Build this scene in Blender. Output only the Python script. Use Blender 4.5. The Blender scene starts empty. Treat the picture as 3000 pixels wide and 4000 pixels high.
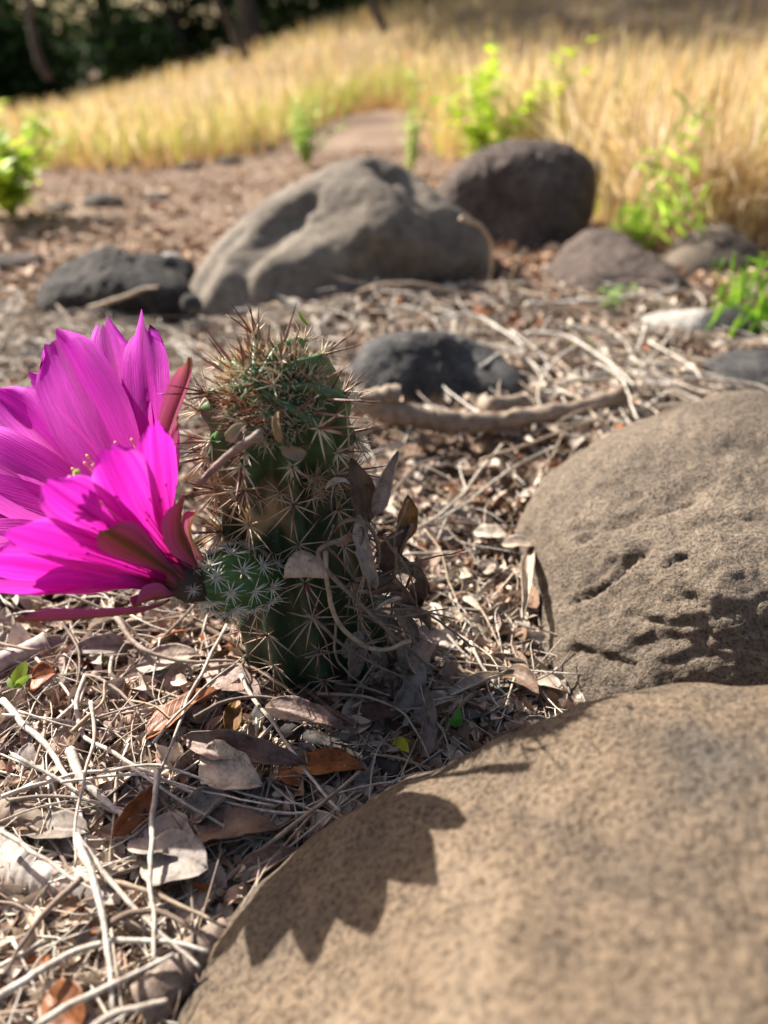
import bpy, bmesh, math, random
import numpy as np
from mathutils import Vector, Matrix
from mathutils.bvhtree import BVHTree

random.seed(7); RNG = np.random.default_rng(7)
SC = bpy.context.scene; COL = SC.collection
CM = 0.01                                  # the scene is designed in centimetres, built in metres
R = math.radians

# ------------------------------------------------------------------ camera, sky, sun, exposure
CAM_H, PITCH, FPX = 20.0, R(34.0), 2703.0
cam = bpy.data.cameras.new('camera'); camo = bpy.data.objects.new('camera', cam); COL.objects.link(camo)
camo.location = (0, 0, CAM_H * CM); camo.rotation_euler = (R(90) - PITCH, 0, 0)
cam.sensor_fit = 'VERTICAL'; cam.sensor_height = 9.6; cam.sensor_width = 7.2; cam.lens = 6.487
cam.clip_start = 0.01; cam.clip_end = 2000
cam.dof.use_dof = True; cam.dof.focus_distance = 0.222; cam.dof.aperture_fstop = 1.75; cam.dof.aperture_blades = 0
SC.camera = camo
SC.render.resolution_x = 768; SC.render.resolution_y = 1024

SUN_EL = R(33.5)
SUN_FROM = Vector((-0.75, 0.66, 0)).normalized()        # the sun stands behind the cactus, to its left
wld = bpy.data.worlds.new('World'); SC.world = wld; wld.use_nodes = True
wn = wld.node_tree.nodes; wl = wld.node_tree.links
sky = wn.new('ShaderNodeTexSky'); sky.sky_type = 'NISHITA'; sky.sun_disc = False; sky.dust_density = 4.0; sky.ozone_density = 0.4
sky.sun_elevation = SUN_EL; sky.sun_rotation = math.atan2(SUN_FROM.x, SUN_FROM.y)
wl.new(sky.outputs[0], wn['Background'].inputs[0]); wn['Background'].inputs[1].default_value = 0.06
sl = bpy.data.lights.new('sun', 'SUN'); sl.energy = 4.9; sl.angle = R(0.5); sl.color = (1.0, 0.95, 0.87)
slo = bpy.data.objects.new('sun', sl); COL.objects.link(slo)
sdir = SUN_FROM * math.cos(SUN_EL) + Vector((0, 0, math.sin(SUN_EL)))
slo.rotation_euler = sdir.to_track_quat('Z', 'Y').to_euler(); slo.location = (-2, 4, 5)
SC.view_settings.view_transform = 'Standard'; SC.view_settings.look = 'None'
SC.view_settings.exposure = 1.4; SC.view_settings.gamma = 1.0
SC.render.engine = 'CYCLES'
SC.cycles.max_bounces = 6; SC.cycles.transparent_max_bounces = 4

# ------------------------------------------------------------------ helpers
def ray(u, v):
    x = (u - 1500) / FPX; y = (2000 - v) / FPX
    c, s = math.cos(PITCH), math.sin(PITCH)
    return np.array((x, c + s * y, -s + c * y))
def at(u, v, z=None, Y=None, s=None):
    """photo pixel -> place in the scene (cm): on the height z, on the depth Y, or s along the optical axis"""
    d = ray(u, v)
    if s is None:
        s = (z - CAM_H) / d[2] if z is not None else Y / d[1]
    return np.array((0, 0, CAM_H)) + d * s

def _hash(ix, iy, iz, seed):
    h = (ix.astype(np.int64) * 374761393 + iy.astype(np.int64) * 668265263 + iz.astype(np.int64) * 2147483647 + seed * 1274126177) & 0xffffffff
    h = ((h ^ (h >> 13)) * 1274126177) & 0xffffffff
    h = h ^ (h >> 16)
    return (h & 0xffff) / 65535.0
def vnoise(p, seed=0):
    p = np.asarray(p, float); i = np.floor(p).astype(np.int64); f = p - i; f = f * f * (3 - 2 * f)
    r = 0
    for dx in (0, 1):
        wx = f[:, 0] if dx else 1 - f[:, 0]
        for dy in (0, 1):
            wy = f[:, 1] if dy else 1 - f[:, 1]
            for dz in (0, 1):
                wz = f[:, 2] if dz else 1 - f[:, 2]
                r = r + wx * wy * wz * _hash(i[:, 0] + dx, i[:, 1] + dy, i[:, 2] + dz, seed)
    return r * 2 - 1
def fbm(p, octv=4, seed=0, gain=0.5):
    a, t, n = 1.0, 0, 0; p = np.asarray(p, float)
    for k in range(octv):
        t = t + a * vnoise(p * (2.03 ** k) + 17.3 * k, seed + k); n += a; a *= gain
    return t / n

def mesh(name, V, F, mat=None, col=None, uv=None, smooth=True):
    """V in cm; F (n,3) or (n,4) array or list of such; col: per-vertex colour; uv: per-vertex pair"""
    V = np.asarray(V, np.float32) * CM
    Fs = F if isinstance(F, list) else [F]
    Fs = [np.asarray(f, np.int32) for f in Fs if len(f)]
    me = bpy.data.meshes.new(name)
    me.vertices.add(len(V)); me.vertices.foreach_set('co', V.ravel())
    nl = sum(f.size for f in Fs); npoly = sum(len(f) for f in Fs)
    me.loops.add(nl); me.loops.foreach_set('vertex_index', np.concatenate([f.ravel() for f in Fs]))
    me.polygons.add(npoly)
    tot = np.concatenate([np.full(len(f), f.shape[1], np.int32) for f in Fs])
    st = np.concatenate(([0], np.cumsum(tot)[:-1])).astype(np.int32)
    me.polygons.foreach_set('loop_start', st); me.polygons.foreach_set('loop_total', tot)
    me.polygons.foreach_set('use_smooth', np.full(npoly, smooth, bool))
    if col is not None:
        c = np.ones((len(V), 4), np.float32); c[:, :3] = col
        a = me.attributes.new('col', 'FLOAT_COLOR', 'POINT'); a.data.foreach_set('color', c.ravel())
    if uv is not None:
        c = np.zeros((len(V), 3), np.float32); c[:, :2] = uv
        a = me.attributes.new('st', 'FLOAT_VECTOR', 'POINT'); a.data.foreach_set('vector', c.ravel())
    me.update(calc_edges=True); me.validate()
    if mat: me.materials.append(mat)
    return me
def link(name, me, parent=None, loc=None, rot=None, scale=None):
    o = bpy.data.objects.new(name, me); COL.objects.link(o)
    if parent is not None: o.parent = parent
    if loc is not None: o.location = [float(c) * CM for c in loc]
    if rot is not None:
        o.rotation_mode = 'QUATERNION'; o.rotation_quaternion = rot
    if scale is not None: o.scale = scale if hasattr(scale, '__len__') else (scale,) * 3
    return o
def tag(o, label=None, cat=None, group=None, kind=None):
    if label: o['label'] = label
    if cat: o['category'] = cat
    if group: o['group'] = group
    if kind: o['kind'] = kind
    return o
def empty(name, loc, label, cat, group=None):
    o = bpy.data.objects.new(name, None); COL.objects.link(o); o.location = [float(c) * CM for c in loc]
    o.empty_display_size = 0.01
    return tag(o, label, cat, group)

def spline(P, n):
    P = np.asarray(P, float)
    if len(P) == 2: return P[0] + np.linspace(0, 1, n)[:, None] * (P[1] - P[0])
    Q = np.vstack((2 * P[0] - P[1], P, 2 * P[-1] - P[-2])); m = len(P) - 1
    t = np.linspace(0, m - 1e-6, n); i = t.astype(int); f = (t - i)[:, None]
    a, b, c, d = Q[i], Q[i + 1], Q[i + 2], Q[i + 3]
    return 0.5 * (2 * b + (c - a) * f + (2 * a - 5 * b + 4 * c - d) * f ** 2 + (3 * b - a - 3 * c + d) * f ** 3)
def frames(C):
    T = np.gradient(C, axis=0); T /= np.linalg.norm(T, axis=1)[:, None] + 1e-12
    up = np.array((0.13, 0.21, 1.0)) if abs(T[0][2]) < 0.9 else np.array((1.0, 0.1, 0))
    N = np.cross(T, up); N /= np.linalg.norm(N, axis=1)[:, None] + 1e-12
    return T, N, np.cross(T, N)
def tube(C, rad, sides=6, cap=True):
    C = np.asarray(C, float); n = len(C); T, N, B = frames(C)
    a = np.arange(sides) / sides * 2 * np.pi
    rad = np.broadcast_to(np.asarray(rad, float), (n,))
    V = C[:, None] + rad[:, None, None] * (np.cos(a)[None, :, None] * N[:, None] + np.sin(a)[None, :, None] * B[:, None])
    i = np.arange(n - 1)[:, None] * sides; j = np.arange(sides)[None]; k = (j + 1) % sides
    F = np.stack((i + j, i + k, i + sides + k, i + sides + j), -1).reshape(-1, 4)
    V = V.reshape(-1, 3)
    if not cap: return V, [F]
    V = np.vstack((V, C[:1], C[-1:])); b = n * sides
    j = np.arange(sides); k = (j + 1) % sides
    c1 = np.stack((k, j, np.full(sides, b)), -1); c2 = np.stack((j + b - sides, k + b - sides, np.full(sides, b + 1)), -1)
    return V, [F, np.vstack((c1, c2))]
class Pile:
    """collects many small pieces into one mesh"""
    def __init__(s): s.V = []; s.F3 = []; s.F4 = []; s.C = []; s.n = 0
    def add(s, V, F, col=(1, 1, 1)):
        s.V.append(V); c = np.empty((len(V), 3), np.float32); c[:] = col; s.C.append(c)
        for f in (F if isinstance(F, list) else [F]):
            f = np.asarray(f)
            if len(f): (s.F3 if f.shape[1] == 3 else s.F4).append(f + s.n)
        s.n += len(V)
    def mesh(s, name, mat, smooth=True):
        F = [np.vstack(x) for x in (s.F3, s.F4) if x]
        return mesh(name, np.vstack(s.V), F, mat, np.vstack(s.C), smooth=smooth)

# ------------------------------------------------------------------ materials
def mat(name):
    m = bpy.data.materials.new(name); m.use_nodes = True
    nt = m.node_tree; b = nt.nodes['Principled BSDF']
    return m, nt, b
def nd(nt, t, **kw):
    n = nt.nodes.new(t)
    for k, v in kw.items():
        if k in n.inputs: n.inputs[k].default_value = v
        else: setattr(n, k, v)
    return n
def ramp(nt, src, stops):
    r = nt.nodes.new('ShaderNodeValToRGB'); e = r.color_ramp.elements
    while len(e) < len(stops): e.new(0.5)
    for x, (p, c) in zip(e, stops): x.position = p; x.color = (*c, 1)
    nt.links.new(src, r.inputs[0]); return r
def noise(nt, scale, detail=5, rough=0.6, vec=None):
    n = nd(nt, 'ShaderNodeTexNoise', Scale=scale, Detail=detail, Roughness=rough)
    if vec is not None: nt.links.new(vec, n.inputs['Vector'])
    return n
def mixc(nt, a, b, f, mode='MIX'):
    m = nt.nodes.new('ShaderNodeMix'); m.data_type = 'RGBA'; m.blend_type = mode
    for s, i in ((f, 0), (a, 6), (b, 7)):
        if hasattr(s, 'is_output'): nt.links.new(s, m.inputs[i])
        else: m.inputs[i].default_value = s if not hasattr(s, '__len__') else (*s, 1)
    return m.outputs[2]
def bump(nt, b, h, strength, dist):
    n = nd(nt, 'ShaderNodeBump', Strength=strength, Distance=dist); nt.links.new(h, n.inputs['Height'])
    nt.links.new(n.outputs[0], b.inputs['Normal']); return n
def thin(nt, b, colour, amount):
    """a thin sheet that lets light through"""
    tr = nt.nodes.new('ShaderNodeBsdfTranslucent'); nt.links.new(colour, tr.inputs[0])
    mx = nt.nodes.new('ShaderNodeMixShader'); mx.inputs[0].default_value = amount
    nt.links.new(b.outputs[0], mx.inputs[1]); nt.links.new(tr.outputs[0], mx.inputs[2])
    nt.links.new(mx.outputs[0], nt.nodes['Material Output'].inputs[0])

def m_rock(name, dark, mid, light, big=14.0, fine=900.0, bd=0.0006, speck=0.35, mott=0.75):
    m, nt, b = mat(name); L = nt.links.new
    tc = nt.nodes.new('ShaderNodeTexCoord').outputs['Object']
    n1 = noise(nt, big, 6, 0.62, tc); n2 = noise(nt, fine, 4, 0.7, tc); n3 = noise(nt, big * 7, 6, 0.65, tc)
    c1 = ramp(nt, n1.outputs[0], [(0.32, dark), (0.5, mid), (0.68, light)])
    c3 = ramp(nt, n3.outputs[0], [(0.35, (0.55, 0.53, 0.52)), (0.62, (1.15, 1.12, 1.08))])
    c = mixc(nt, c1.outputs[0], c3.outputs[0], mott, 'MULTIPLY')
    sp = ramp(nt, n2.outputs[0], [(0.36, (0.35, 0.33, 0.32)), (0.52, (1, 1, 1)), (0.72, (1.35, 1.3, 1.22))])
    c = mixc(nt, c, sp.outputs[0], speck, 'MULTIPLY')
    L(c, b.inputs['Base Color']); b.inputs['Roughness'].default_value = 0.85
    b.inputs['Specular IOR Level'].default_value = 0.25
    h = nd(nt, 'ShaderNodeMath', operation='ADD'); L(n2.outputs[0], h.inputs[0])
    k = nd(nt, 'ShaderNodeMath', operation='MULTIPLY'); L(n3.outputs[0], k.inputs[0]); k.inputs[1].default_value = 2.0
    L(k.outputs[0], h.inputs[1]); bump(nt, b, h.outputs[0], 0.9, bd)
    return m
M = {}
M['rock_tan'] = m_rock('tan_boulder_stone', (0.10, 0.086, 0.073), (0.225, 0.165, 0.112), (0.34, 0.265, 0.19), 13, 700, 0.0024, 0.95, 0.5)
M['rock_crack'] = m_rock('cracked_boulder_stone', (0.12, 0.096, 0.075), (0.185, 0.148, 0.114), (0.245, 0.195, 0.148), 16, 800, 0.0018, 0.95, 0.55)
M['rock_grey'] = m_rock('grey_boulder_stone', (0.115, 0.09, 0.07), (0.20, 0.165, 0.13), (0.265, 0.225, 0.18), 12, 300, 0.0015, 0.3)
M['rock_brown'] = m_rock('brown_boulder_stone', (0.085, 0.065, 0.055), (0.145, 0.11, 0.093), (0.2, 0.155, 0.13), 22, 190, 0.004, 0.55)
M['rock_dark'] = m_rock('dark_basalt', (0.035, 0.034, 0.034), (0.075, 0.073, 0.073), (0.17, 0.165, 0.16), 40, 400, 0.002, 0.5)
M['rock_black'] = m_rock('black_basalt', (0.02, 0.018, 0.016), (0.042, 0.037, 0.034), (0.09, 0.08, 0.072), 30, 300, 0.003, 0.5)
M['rock_pale'] = m_rock('pale_stone', (0.35, 0.32, 0.28), (0.5, 0.47, 0.43), (0.6, 0.57, 0.53), 30, 400, 0.001, 0.3)

def m_ground():
    m, nt, b = mat('soil'); L = nt.links.new
    tc = nt.nodes.new('ShaderNodeTexCoord').outputs['Object']
    n1 = noise(nt, 3.2, 6, 0.6, tc); n2 = noise(nt, 60, 6, 0.7, tc); n3 = noise(nt, 420, 3, 0.7, tc)
    c1 = ramp(nt, n1.outputs[0], [(0.35, (0.17, 0.115, 0.085)), (0.5, (0.29, 0.205, 0.15)), (0.68, (0.38, 0.285, 0.215))])
    c2 = ramp(nt, n2.outputs[0], [(0.35, (0.45, 0.42, 0.40)), (0.6, (1.1, 1.08, 1.05))])
    c = mixc(nt, c1.outputs[0], c2.outputs[0], 0.9, 'MULTIPLY')
    L(c, b.inputs['Base Color']); b.inputs['Roughness'].default_value = 0.95; b.inputs['Specular IOR Level'].default_value = 0.1
    h = nd(nt, 'ShaderNodeMath', operation='ADD'); L(n2.outputs[0], h.inputs[0]); L(n3.outputs[0], h.inputs[1])
    bump(nt, b, h.outputs[0], 1.0, 0.003)
    return m
M['ground'] = m_ground()

def m_litter(name, trans=0.15, rough=0.75, vary=0.5, scale=260):
    """dead leaves and twigs: own colour (per piece) mottled by decay"""
    m, nt, b = mat(name); L = nt.links.new
    a = nd(nt, 'ShaderNodeAttribute', attribute_name='col')
    tc = nt.nodes.new('ShaderNodeTexCoord').outputs['Object']
    n = noise(nt, scale, 5, 0.65, tc)
    r = ramp(nt, n.outputs[0], [(0.3, (0.5, 0.47, 0.45)), (0.52, (1, 1, 1)), (0.75, (1.25, 1.22, 1.2))])
    c = mixc(nt, a.outputs[0], r.outputs[0], vary, 'MULTIPLY')
    L(c, b.inputs['Base Color']); b.inputs['Roughness'].default_value = rough; b.inputs['Specular IOR Level'].default_value = 0.3
    n2 = noise(nt, scale * 4, 3, 0.6, tc); bump(nt, b, n2.outputs[0], 0.5, 0.0004)
    if trans: thin(nt, b, c, trans)
    return m
M['litter'] = m_litter('dead_leaf_litter', 0.12)
M['twiglet'] = m_litter('dead_twigs', 0.0, 0.7, 0.6, 500)
M['straw'] = m_litter('dry_straw', 0.5, 0.6, 0.2, 60)

def m_leaf(name, cols, rough=0.6, trans=0.14):
    """a dead leaf: colour differs from leaf to leaf, veined and spotted"""
    m, nt, b = mat(name); L = nt.links.new
    oi = nt.nodes.new('ShaderNodeObjectInfo')
    tc = nt.nodes.new('ShaderNodeTexCoord').outputs['Object']
    st = nd(nt, 'ShaderNodeAttribute', attribute_name='st')
    k = len(cols)
    c0 = ramp(nt, oi.outputs['Random'], [(i / max(1, k - 1), c) for i, c in enumerate(cols)])
    n = noise(nt, 220, 6, 0.65, tc)
    r = ramp(nt, n.outputs[0], [(0.36, (0.28, 0.25, 0.23)), (0.5, (0.9, 0.9, 0.9)), (0.64, (1.35, 1.3, 1.25))])
    c = mixc(nt, c0.outputs[0], r.outputs[0], 0.7, 'MULTIPLY')
    sp = noise(nt, 900, 2, 0.5, tc); sr = ramp(nt, sp.outputs[0], [(0.28, (0.3, 0.26, 0.24)), (0.36, (1, 1, 1))])
    c = mixc(nt, c, sr.outputs[0], 0.6, 'MULTIPLY')
    # side veins and midrib
    se = nt.nodes.new('ShaderNodeSeparateXYZ'); L(st.outputs['Vector'], se.inputs[0])
    ab = nd(nt, 'ShaderNodeMath', operation='ABSOLUTE'); L(se.outputs[0], ab.inputs[0])
    v1 = nd(nt, 'ShaderNodeMath', operation='MULTIPLY'); L(se.outputs[1], v1.inputs[0]); v1.inputs[1].default_value = 13.0
    v2 = nd(nt, 'ShaderNodeMath', operation='MULTIPLY_ADD'); L(ab.outputs[0], v2.inputs[0]); v2.inputs[1].default_value = -2.4; L(v1.outputs[0], v2.inputs[2])
    v3 = nd(nt, 'ShaderNodeMath', operation='PINGPONG'); L(v2.outputs[0], v3.inputs[0]); v3.inputs[1].default_value = 0.5
    mn = nd(nt, 'ShaderNodeMath', operation='MINIMUM'); L(v3.outputs[0], mn.inputs[0])
    ab2 = nd(nt, 'ShaderNodeMath', operation='MULTIPLY'); L(ab.outputs[0], ab2.inputs[0]); ab2.inputs[1].default_value = 1.6; L(ab2.outputs[0], mn.inputs[1])
    vr = ramp(nt, mn.outputs[0], [(0.02, (1.25, 1.2, 1.15)), (0.11, (1, 1, 1))])
    c = mixc(nt, c, vr.outputs[0], 0.6, 'MULTIPLY')
    L(c, b.inputs['Base Color']); b.inputs['Roughness'].default_value = rough; b.inputs['Specular IOR Level'].default_value = 0.35
    hs = nd(nt, 'ShaderNodeMath', operation='ADD'); L(n.outputs[0], hs.inputs[0]); L(vr.outputs[0], hs.inputs[1])
    bump(nt, b, hs.outputs[0], 0.5, 0.0004)
    thin(nt, b, c, trans)
    return m
M['leaf_grey'] = m_leaf('grey_dead_leaf', [(0.27, 0.23, 0.195), (0.35, 0.30, 0.26), (0.2, 0.165, 0.135)], 0.6)
M['leaf_pale'] = m_leaf('pale_dead_leaf', [(0.44, 0.36, 0.28), (0.36, 0.285, 0.22), (0.50, 0.43, 0.345)], 0.6)
M['leaf_brown'] = m_leaf('brown_dead_leaf', [(0.15, 0.095, 0.065), (0.2, 0.13, 0.09), (0.11, 0.07, 0.05)], 0.5)
M['leaf_pink'] = m_leaf('pinkish_brown_dead_leaf', [(0.25, 0.165, 0.13), (0.30, 0.21, 0.17), (0.20, 0.13, 0.1)], 0.5)
M['leaf_rust'] = m_leaf('russet_dead_leaf', [(0.30, 0.10, 0.035), (0.36, 0.14, 0.05), (0.24, 0.085, 0.03)], 0.42, 0.3)
M['leaf_gold'] = m_leaf('golden_brown_dead_leaf', [(0.32, 0.17, 0.05), (0.36, 0.2, 0.07)], 0.5, 0.35)

def m_twig(name, cols, scale=420):
    m, nt, b = mat(name); L = nt.links.new
    oi = nt.nodes.new('ShaderNodeObjectInfo'); tc = nt.nodes.new('ShaderNodeTexCoord').outputs['Object']
    c0 = ramp(nt, oi.outputs['Random'], [(i / max(1, len(cols) - 1), c) for i, c in enumerate(cols)])
    n = noise(nt, scale, 5, 0.7, tc); n2 = noise(nt, scale * 0.25, 4, 0.6, tc)
    r = ramp(nt, n.outputs[0], [(0.3, (0.4, 0.37, 0.35)), (0.5, (0.95, 0.94, 0.93)), (0.7, (1.15, 1.15, 1.15))])
    r2 = ramp(nt, n2.outputs[0], [(0.35, (0.6, 0.56, 0.52)), (0.55, (1, 1, 1))])
    c = mixc(nt, mixc(nt, c0.outputs[0], r.outputs[0], 0.75, 'MULTIPLY'), r2.outputs[0], 0.8, 'MULTIPLY')
    L(c, b.inputs['Base Color']); b.inputs['Roughness'].default_value = 0.7; b.inputs['Specular IOR Level'].default_value = 0.3
    bump(nt, b, n.outputs[0], 0.7, 0.0005)
    return m
M['twig_pale'] = m_twig('silvery_dry_twig', [(0.52, 0.47, 0.41), (0.60, 0.55, 0.48), (0.47, 0.41, 0.34)])
M['twig_tan'] = m_twig('tan_dry_twig', [(0.40, 0.31, 0.22), (0.45, 0.35, 0.25), (0.33, 0.25, 0.18)])
M['twig_brown'] = m_twig('brown_dry_twig', [(0.22, 0.17, 0.13), (0.28, 0.22, 0.18), (0.2, 0.14, 0.1)])
M['bark'] = m_twig('weathered_bark', [(0.27, 0.21, 0.16), (0.3, 0.23, 0.17)], 160)
M['bark_pale'] = m_twig('pale_bark', [(0.45, 0.4, 0.36), (0.48, 0.42, 0.37)], 160)
M['bark_char'] = m_twig('charred_bark', [(0.045, 0.038, 0.033), (0.05, 0.042, 0.036)], 220)
M['bark_tree'] = m_twig('tree_bark', [(0.06, 0.045, 0.035), (0.08, 0.06, 0.05)], 40)

def m_cactus():
    m, nt, b = mat('cactus_skin'); L = nt.links.new
    tc = nt.nodes.new('ShaderNodeTexCoord').outputs['Object']
    a = nd(nt, 'ShaderNodeAttribute', attribute_name='col')
    n = noise(nt, 130, 5, 0.6, tc); n2 = noise(nt, 1500, 2, 0.5, tc); n3 = noise(nt, 70, 5, 0.7, tc)
    r = ramp(nt, n.outputs[0], [(0.3, (0.65, 0.7, 0.62)), (0.55, (1, 1, 1)), (0.75, (1.25, 1.2, 1.1))])
    c = mixc(nt, a.outputs[0], r.outputs[0], 0.8, 'MULTIPLY')
    d = ramp(nt, n2.outputs[0], [(0.68, (0, 0, 0)), (0.74, (1, 1, 1))])          # dust specks
    c = mixc(nt, c, (0.3, 0.28, 0.22), d.outputs[0])
    s = ramp(nt, n3.outputs[0], [(0.665, (0, 0, 0)), (0.685, (1, 1, 1))])          # corky scars
    c = mixc(nt, c, (0.36, 0.24, 0.11), s.outputs[0])
    L(c, b.inputs['Base Color']); b.inputs['Roughness'].default_value = 0.42; b.inputs['Specular IOR Level'].default_value = 0.4
    b.inputs['Subsurface Weight'].default_value = 0.25; b.inputs['Subsurface Radius'].default_value = (0.4, 1.0, 0.2); b.inputs['Subsurface Scale'].default_value = 0.003
    bump(nt, b, n.outputs[0], 0.4, 0.0008)
    return m
M['cactus'] = m_cactus()
def m_attr(name, rough=0.5, trans=0.0, spec=0.4):
    m, nt, b = mat(name)
    a = nd(nt, 'ShaderNodeAttribute', attribute_name='col')
    tc = nt.nodes.new('ShaderNodeTexCoord').outputs['Object']; n = noise(nt, 300, 4, 0.6, tc)
    r = ramp(nt, n.outputs[0], [(0.3, (0.75, 0.75, 0.75)), (0.7, (1.15, 1.15, 1.15))])
    c = mixc(nt, a.outputs[0], r.outputs[0], 0.6, 'MULTIPLY')
    nt.links.new(c, b.inputs['Base Color']); b.inputs['Roughness'].default_value = rough
    b.inputs['Specular IOR Level'].default_value = spec
    if trans: thin(nt, b, c, trans)
    return m
M['spine'] = m_attr('cactus_spine', 0.4, 0.15)
M['wool'] = m_attr('areole_wool', 0.9, 0.3)
M['green'] = m_attr('green_foliage', 0.45, 0.6)
M['dark_green'] = m_attr('tree_foliage', 0.9, 0.2, 0.1)
M['skin'] = m_attr('dried_cactus_skin', 0.6, 0.25)

def m_petal(name, sepal=False):
    m, nt, b = mat(name); L = nt.links.new
    st = nd(nt, 'ShaderNodeAttribute', attribute_name='st')
    se = nt.nodes.new('ShaderNodeSeparateXYZ'); L(st.outputs['Vector'], se.inputs[0])
    oi = nt.nodes.new('ShaderNodeObjectInfo')
    cb = nt.nodes.new('ShaderNodeCombineXYZ')
    mx = nd(nt, 'ShaderNodeMath', operation='MULTIPLY'); L(se.outputs[0], mx.inputs[0]); mx.inputs[1].default_value = 9.0
    my = nd(nt, 'ShaderNodeMath', operation='MULTIPLY'); L(se.outputs[1], my.inputs[0]); my.inputs[1].default_value = 1.1
    mz = nd(nt, 'ShaderNodeMath', operation='MULTIPLY'); L(oi.outputs['Random'], mz.inputs[0]); mz.inputs[1].default_value = 60.0
    L(mx.outputs[0], cb.inputs[0]); L(my.outputs[0], cb.inputs[1]); L(mz.outputs[0], cb.inputs[2])
    n = noise(nt, 0.55, 4, 0.6, cb.outputs[0]); nf = noise(nt, 3.5, 3, 0.6, cb.outputs[0])
    if not sepal:
        c0 = ramp(nt, se.outputs[1], [(0.0, (0.13, 0.010, 0.04)), (0.14, (0.50, 0.007, 0.16)), (0.32, (0.68, 0.012, 0.44)), (1.0, (0.70, 0.018, 0.62))])
        r = ramp(nt, n.outputs[0], [(0.3, (0.62, 0.35, 0.55)), (0.47, (1, 1, 1)), (0.68, (1.15, 2.6, 1.15))])
        c = mixc(nt, c0.outputs[0], r.outputs[0], 0.75, 'MULTIPLY')
        av = nd(nt, 'ShaderNodeMath', operation='ABSOLUTE'); L(se.outputs[0], av.inputs[0])
        mr = ramp(nt, av.outputs[0], [(0.0, (0.72, 0.4, 0.62)), (0.22, (0.98, 1, 0.98)), (0.7, (1, 1.2, 1)), (1.0, (1.12, 2.5, 1.12))])   # darker midrib, paler margin
        c = mixc(nt, c, mr.outputs[0], 0.8, 'MULTIPLY')
        vn = ramp(nt, nf.outputs[0], [(0.35, (0.8, 0.65, 0.78)), (0.6, (1.06, 1.1, 1.06))]); c = mixc(nt, c, vn.outputs[0], 0.7, 'MULTIPLY')
    else:
        ab = nd(nt, 'ShaderNodeMath', operation='ABSOLUTE'); L(se.outputs[0], ab.inputs[0])
        c0 = ramp(nt, ab.outputs[0], [(0.0, (0.17, 0.10, 0.035)), (0.16, (0.24, 0.09, 0.05)), (0.42, (0.46, 0.10, 0.16)), (0.9, (0.52, 0.09, 0.26))])
        t0 = ramp(nt, se.outputs[1], [(0.0, (0.30, 0.34, 0.26)), (0.4, (1, 1, 1)), (0.9, (1.1, 1.0, 1.1)), (1.0, (1.1, 1.4, 0.8))])
        c = mixc(nt, c0.outputs[0], t0.outputs[0], 0.9, 'MULTIPLY')
        r = ramp(nt, n.outputs[0], [(0.3, (0.7, 0.6, 0.6)), (0.6, (1.1, 1.1, 1.1))])
        c = mixc(nt, c, r.outputs[0], 0.7, 'MULTIPLY')
    L(c, b.inputs['Base Color']); b.inputs['Roughness'].default_value = 0.6; b.inputs['Specular IOR Level'].default_value = 0.12
    bump(nt, b, nf.outputs[0], 0.5, 0.0008)
    cT = mixc(nt, c, (0.9, 1.4, 0.85), 1.0, 'MULTIPLY')
    thin(nt, b, cT, 0.25 if sepal else 0.42)
    return m
M['petal'] = m_petal('magenta_petal'); M['sepal'] = m_petal('brownish_pink_sepal', True)
M['anther'] = m_attr('pollen_anther', 0.8)

# ------------------------------------------------------------------ terrain
def sstep(a, b, x):
    t = np.clip((x - a) / (b - a), 0, 1); return t * t * (3 - 2 * t)
def terrain(x, y):
    x = np.asarray(x, float); y = np.asarray(y, float)
    p = np.stack((x, y, np.zeros_like(x)), -1)
    far = sstep(90, 420, y)
    z = 0.55 * fbm(p / 9.0, 3, 3) * (1 - far * .5)
    z = z + far * (np.clip(x, -500, 700) * 0.085 - 3 + 4 * fbm(p / 90.0, 3, 9))
    z = z + sstep(300, 1500, y) * np.clip(x + 250, 0, 1500) * 0.16
    z = z + sstep(260, 620, y) * (sstep(-320, 40, x) * 30 - 1)
    z = z - 1.2 * sstep(-6, -16, x) * sstep(30, 50, y) * (1 - far)
    return z
def tz(x, y): return float(terrain(np.array([x]), np.array([y]))[0])
def on(u, v, h=0.0):
    """photo pixel -> point on the ground, h above it"""
    z = 0.0
    for k in range(6):
        p = at(u, v, z=z + h); z = tz(p[0], p[1])
    return at(u, v, z=z + h)
def build_ground():
    n = 231; q = np.linspace(-1, 1, n)
    gx = 13 * np.sinh(q * 8.3); gy = 30 + 13 * np.sinh(q * 8.3)
    X, Y = np.meshgrid(gx, gy); x = X.ravel(); y = Y.ravel()
    V = np.stack((x, y, terrain(x, y)), -1)
    i = np.arange(n - 1)[:, None] * n + np.arange(n - 1)[None]
    F = np.stack((i, i + 1, i + n + 1, i + n), -1).reshape(-1, 4)
    tag(link('ground', mesh('ground', V, F, M['ground'])), kind='structure', label='brown stony soil under the litter and grass')
build_ground()

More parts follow.
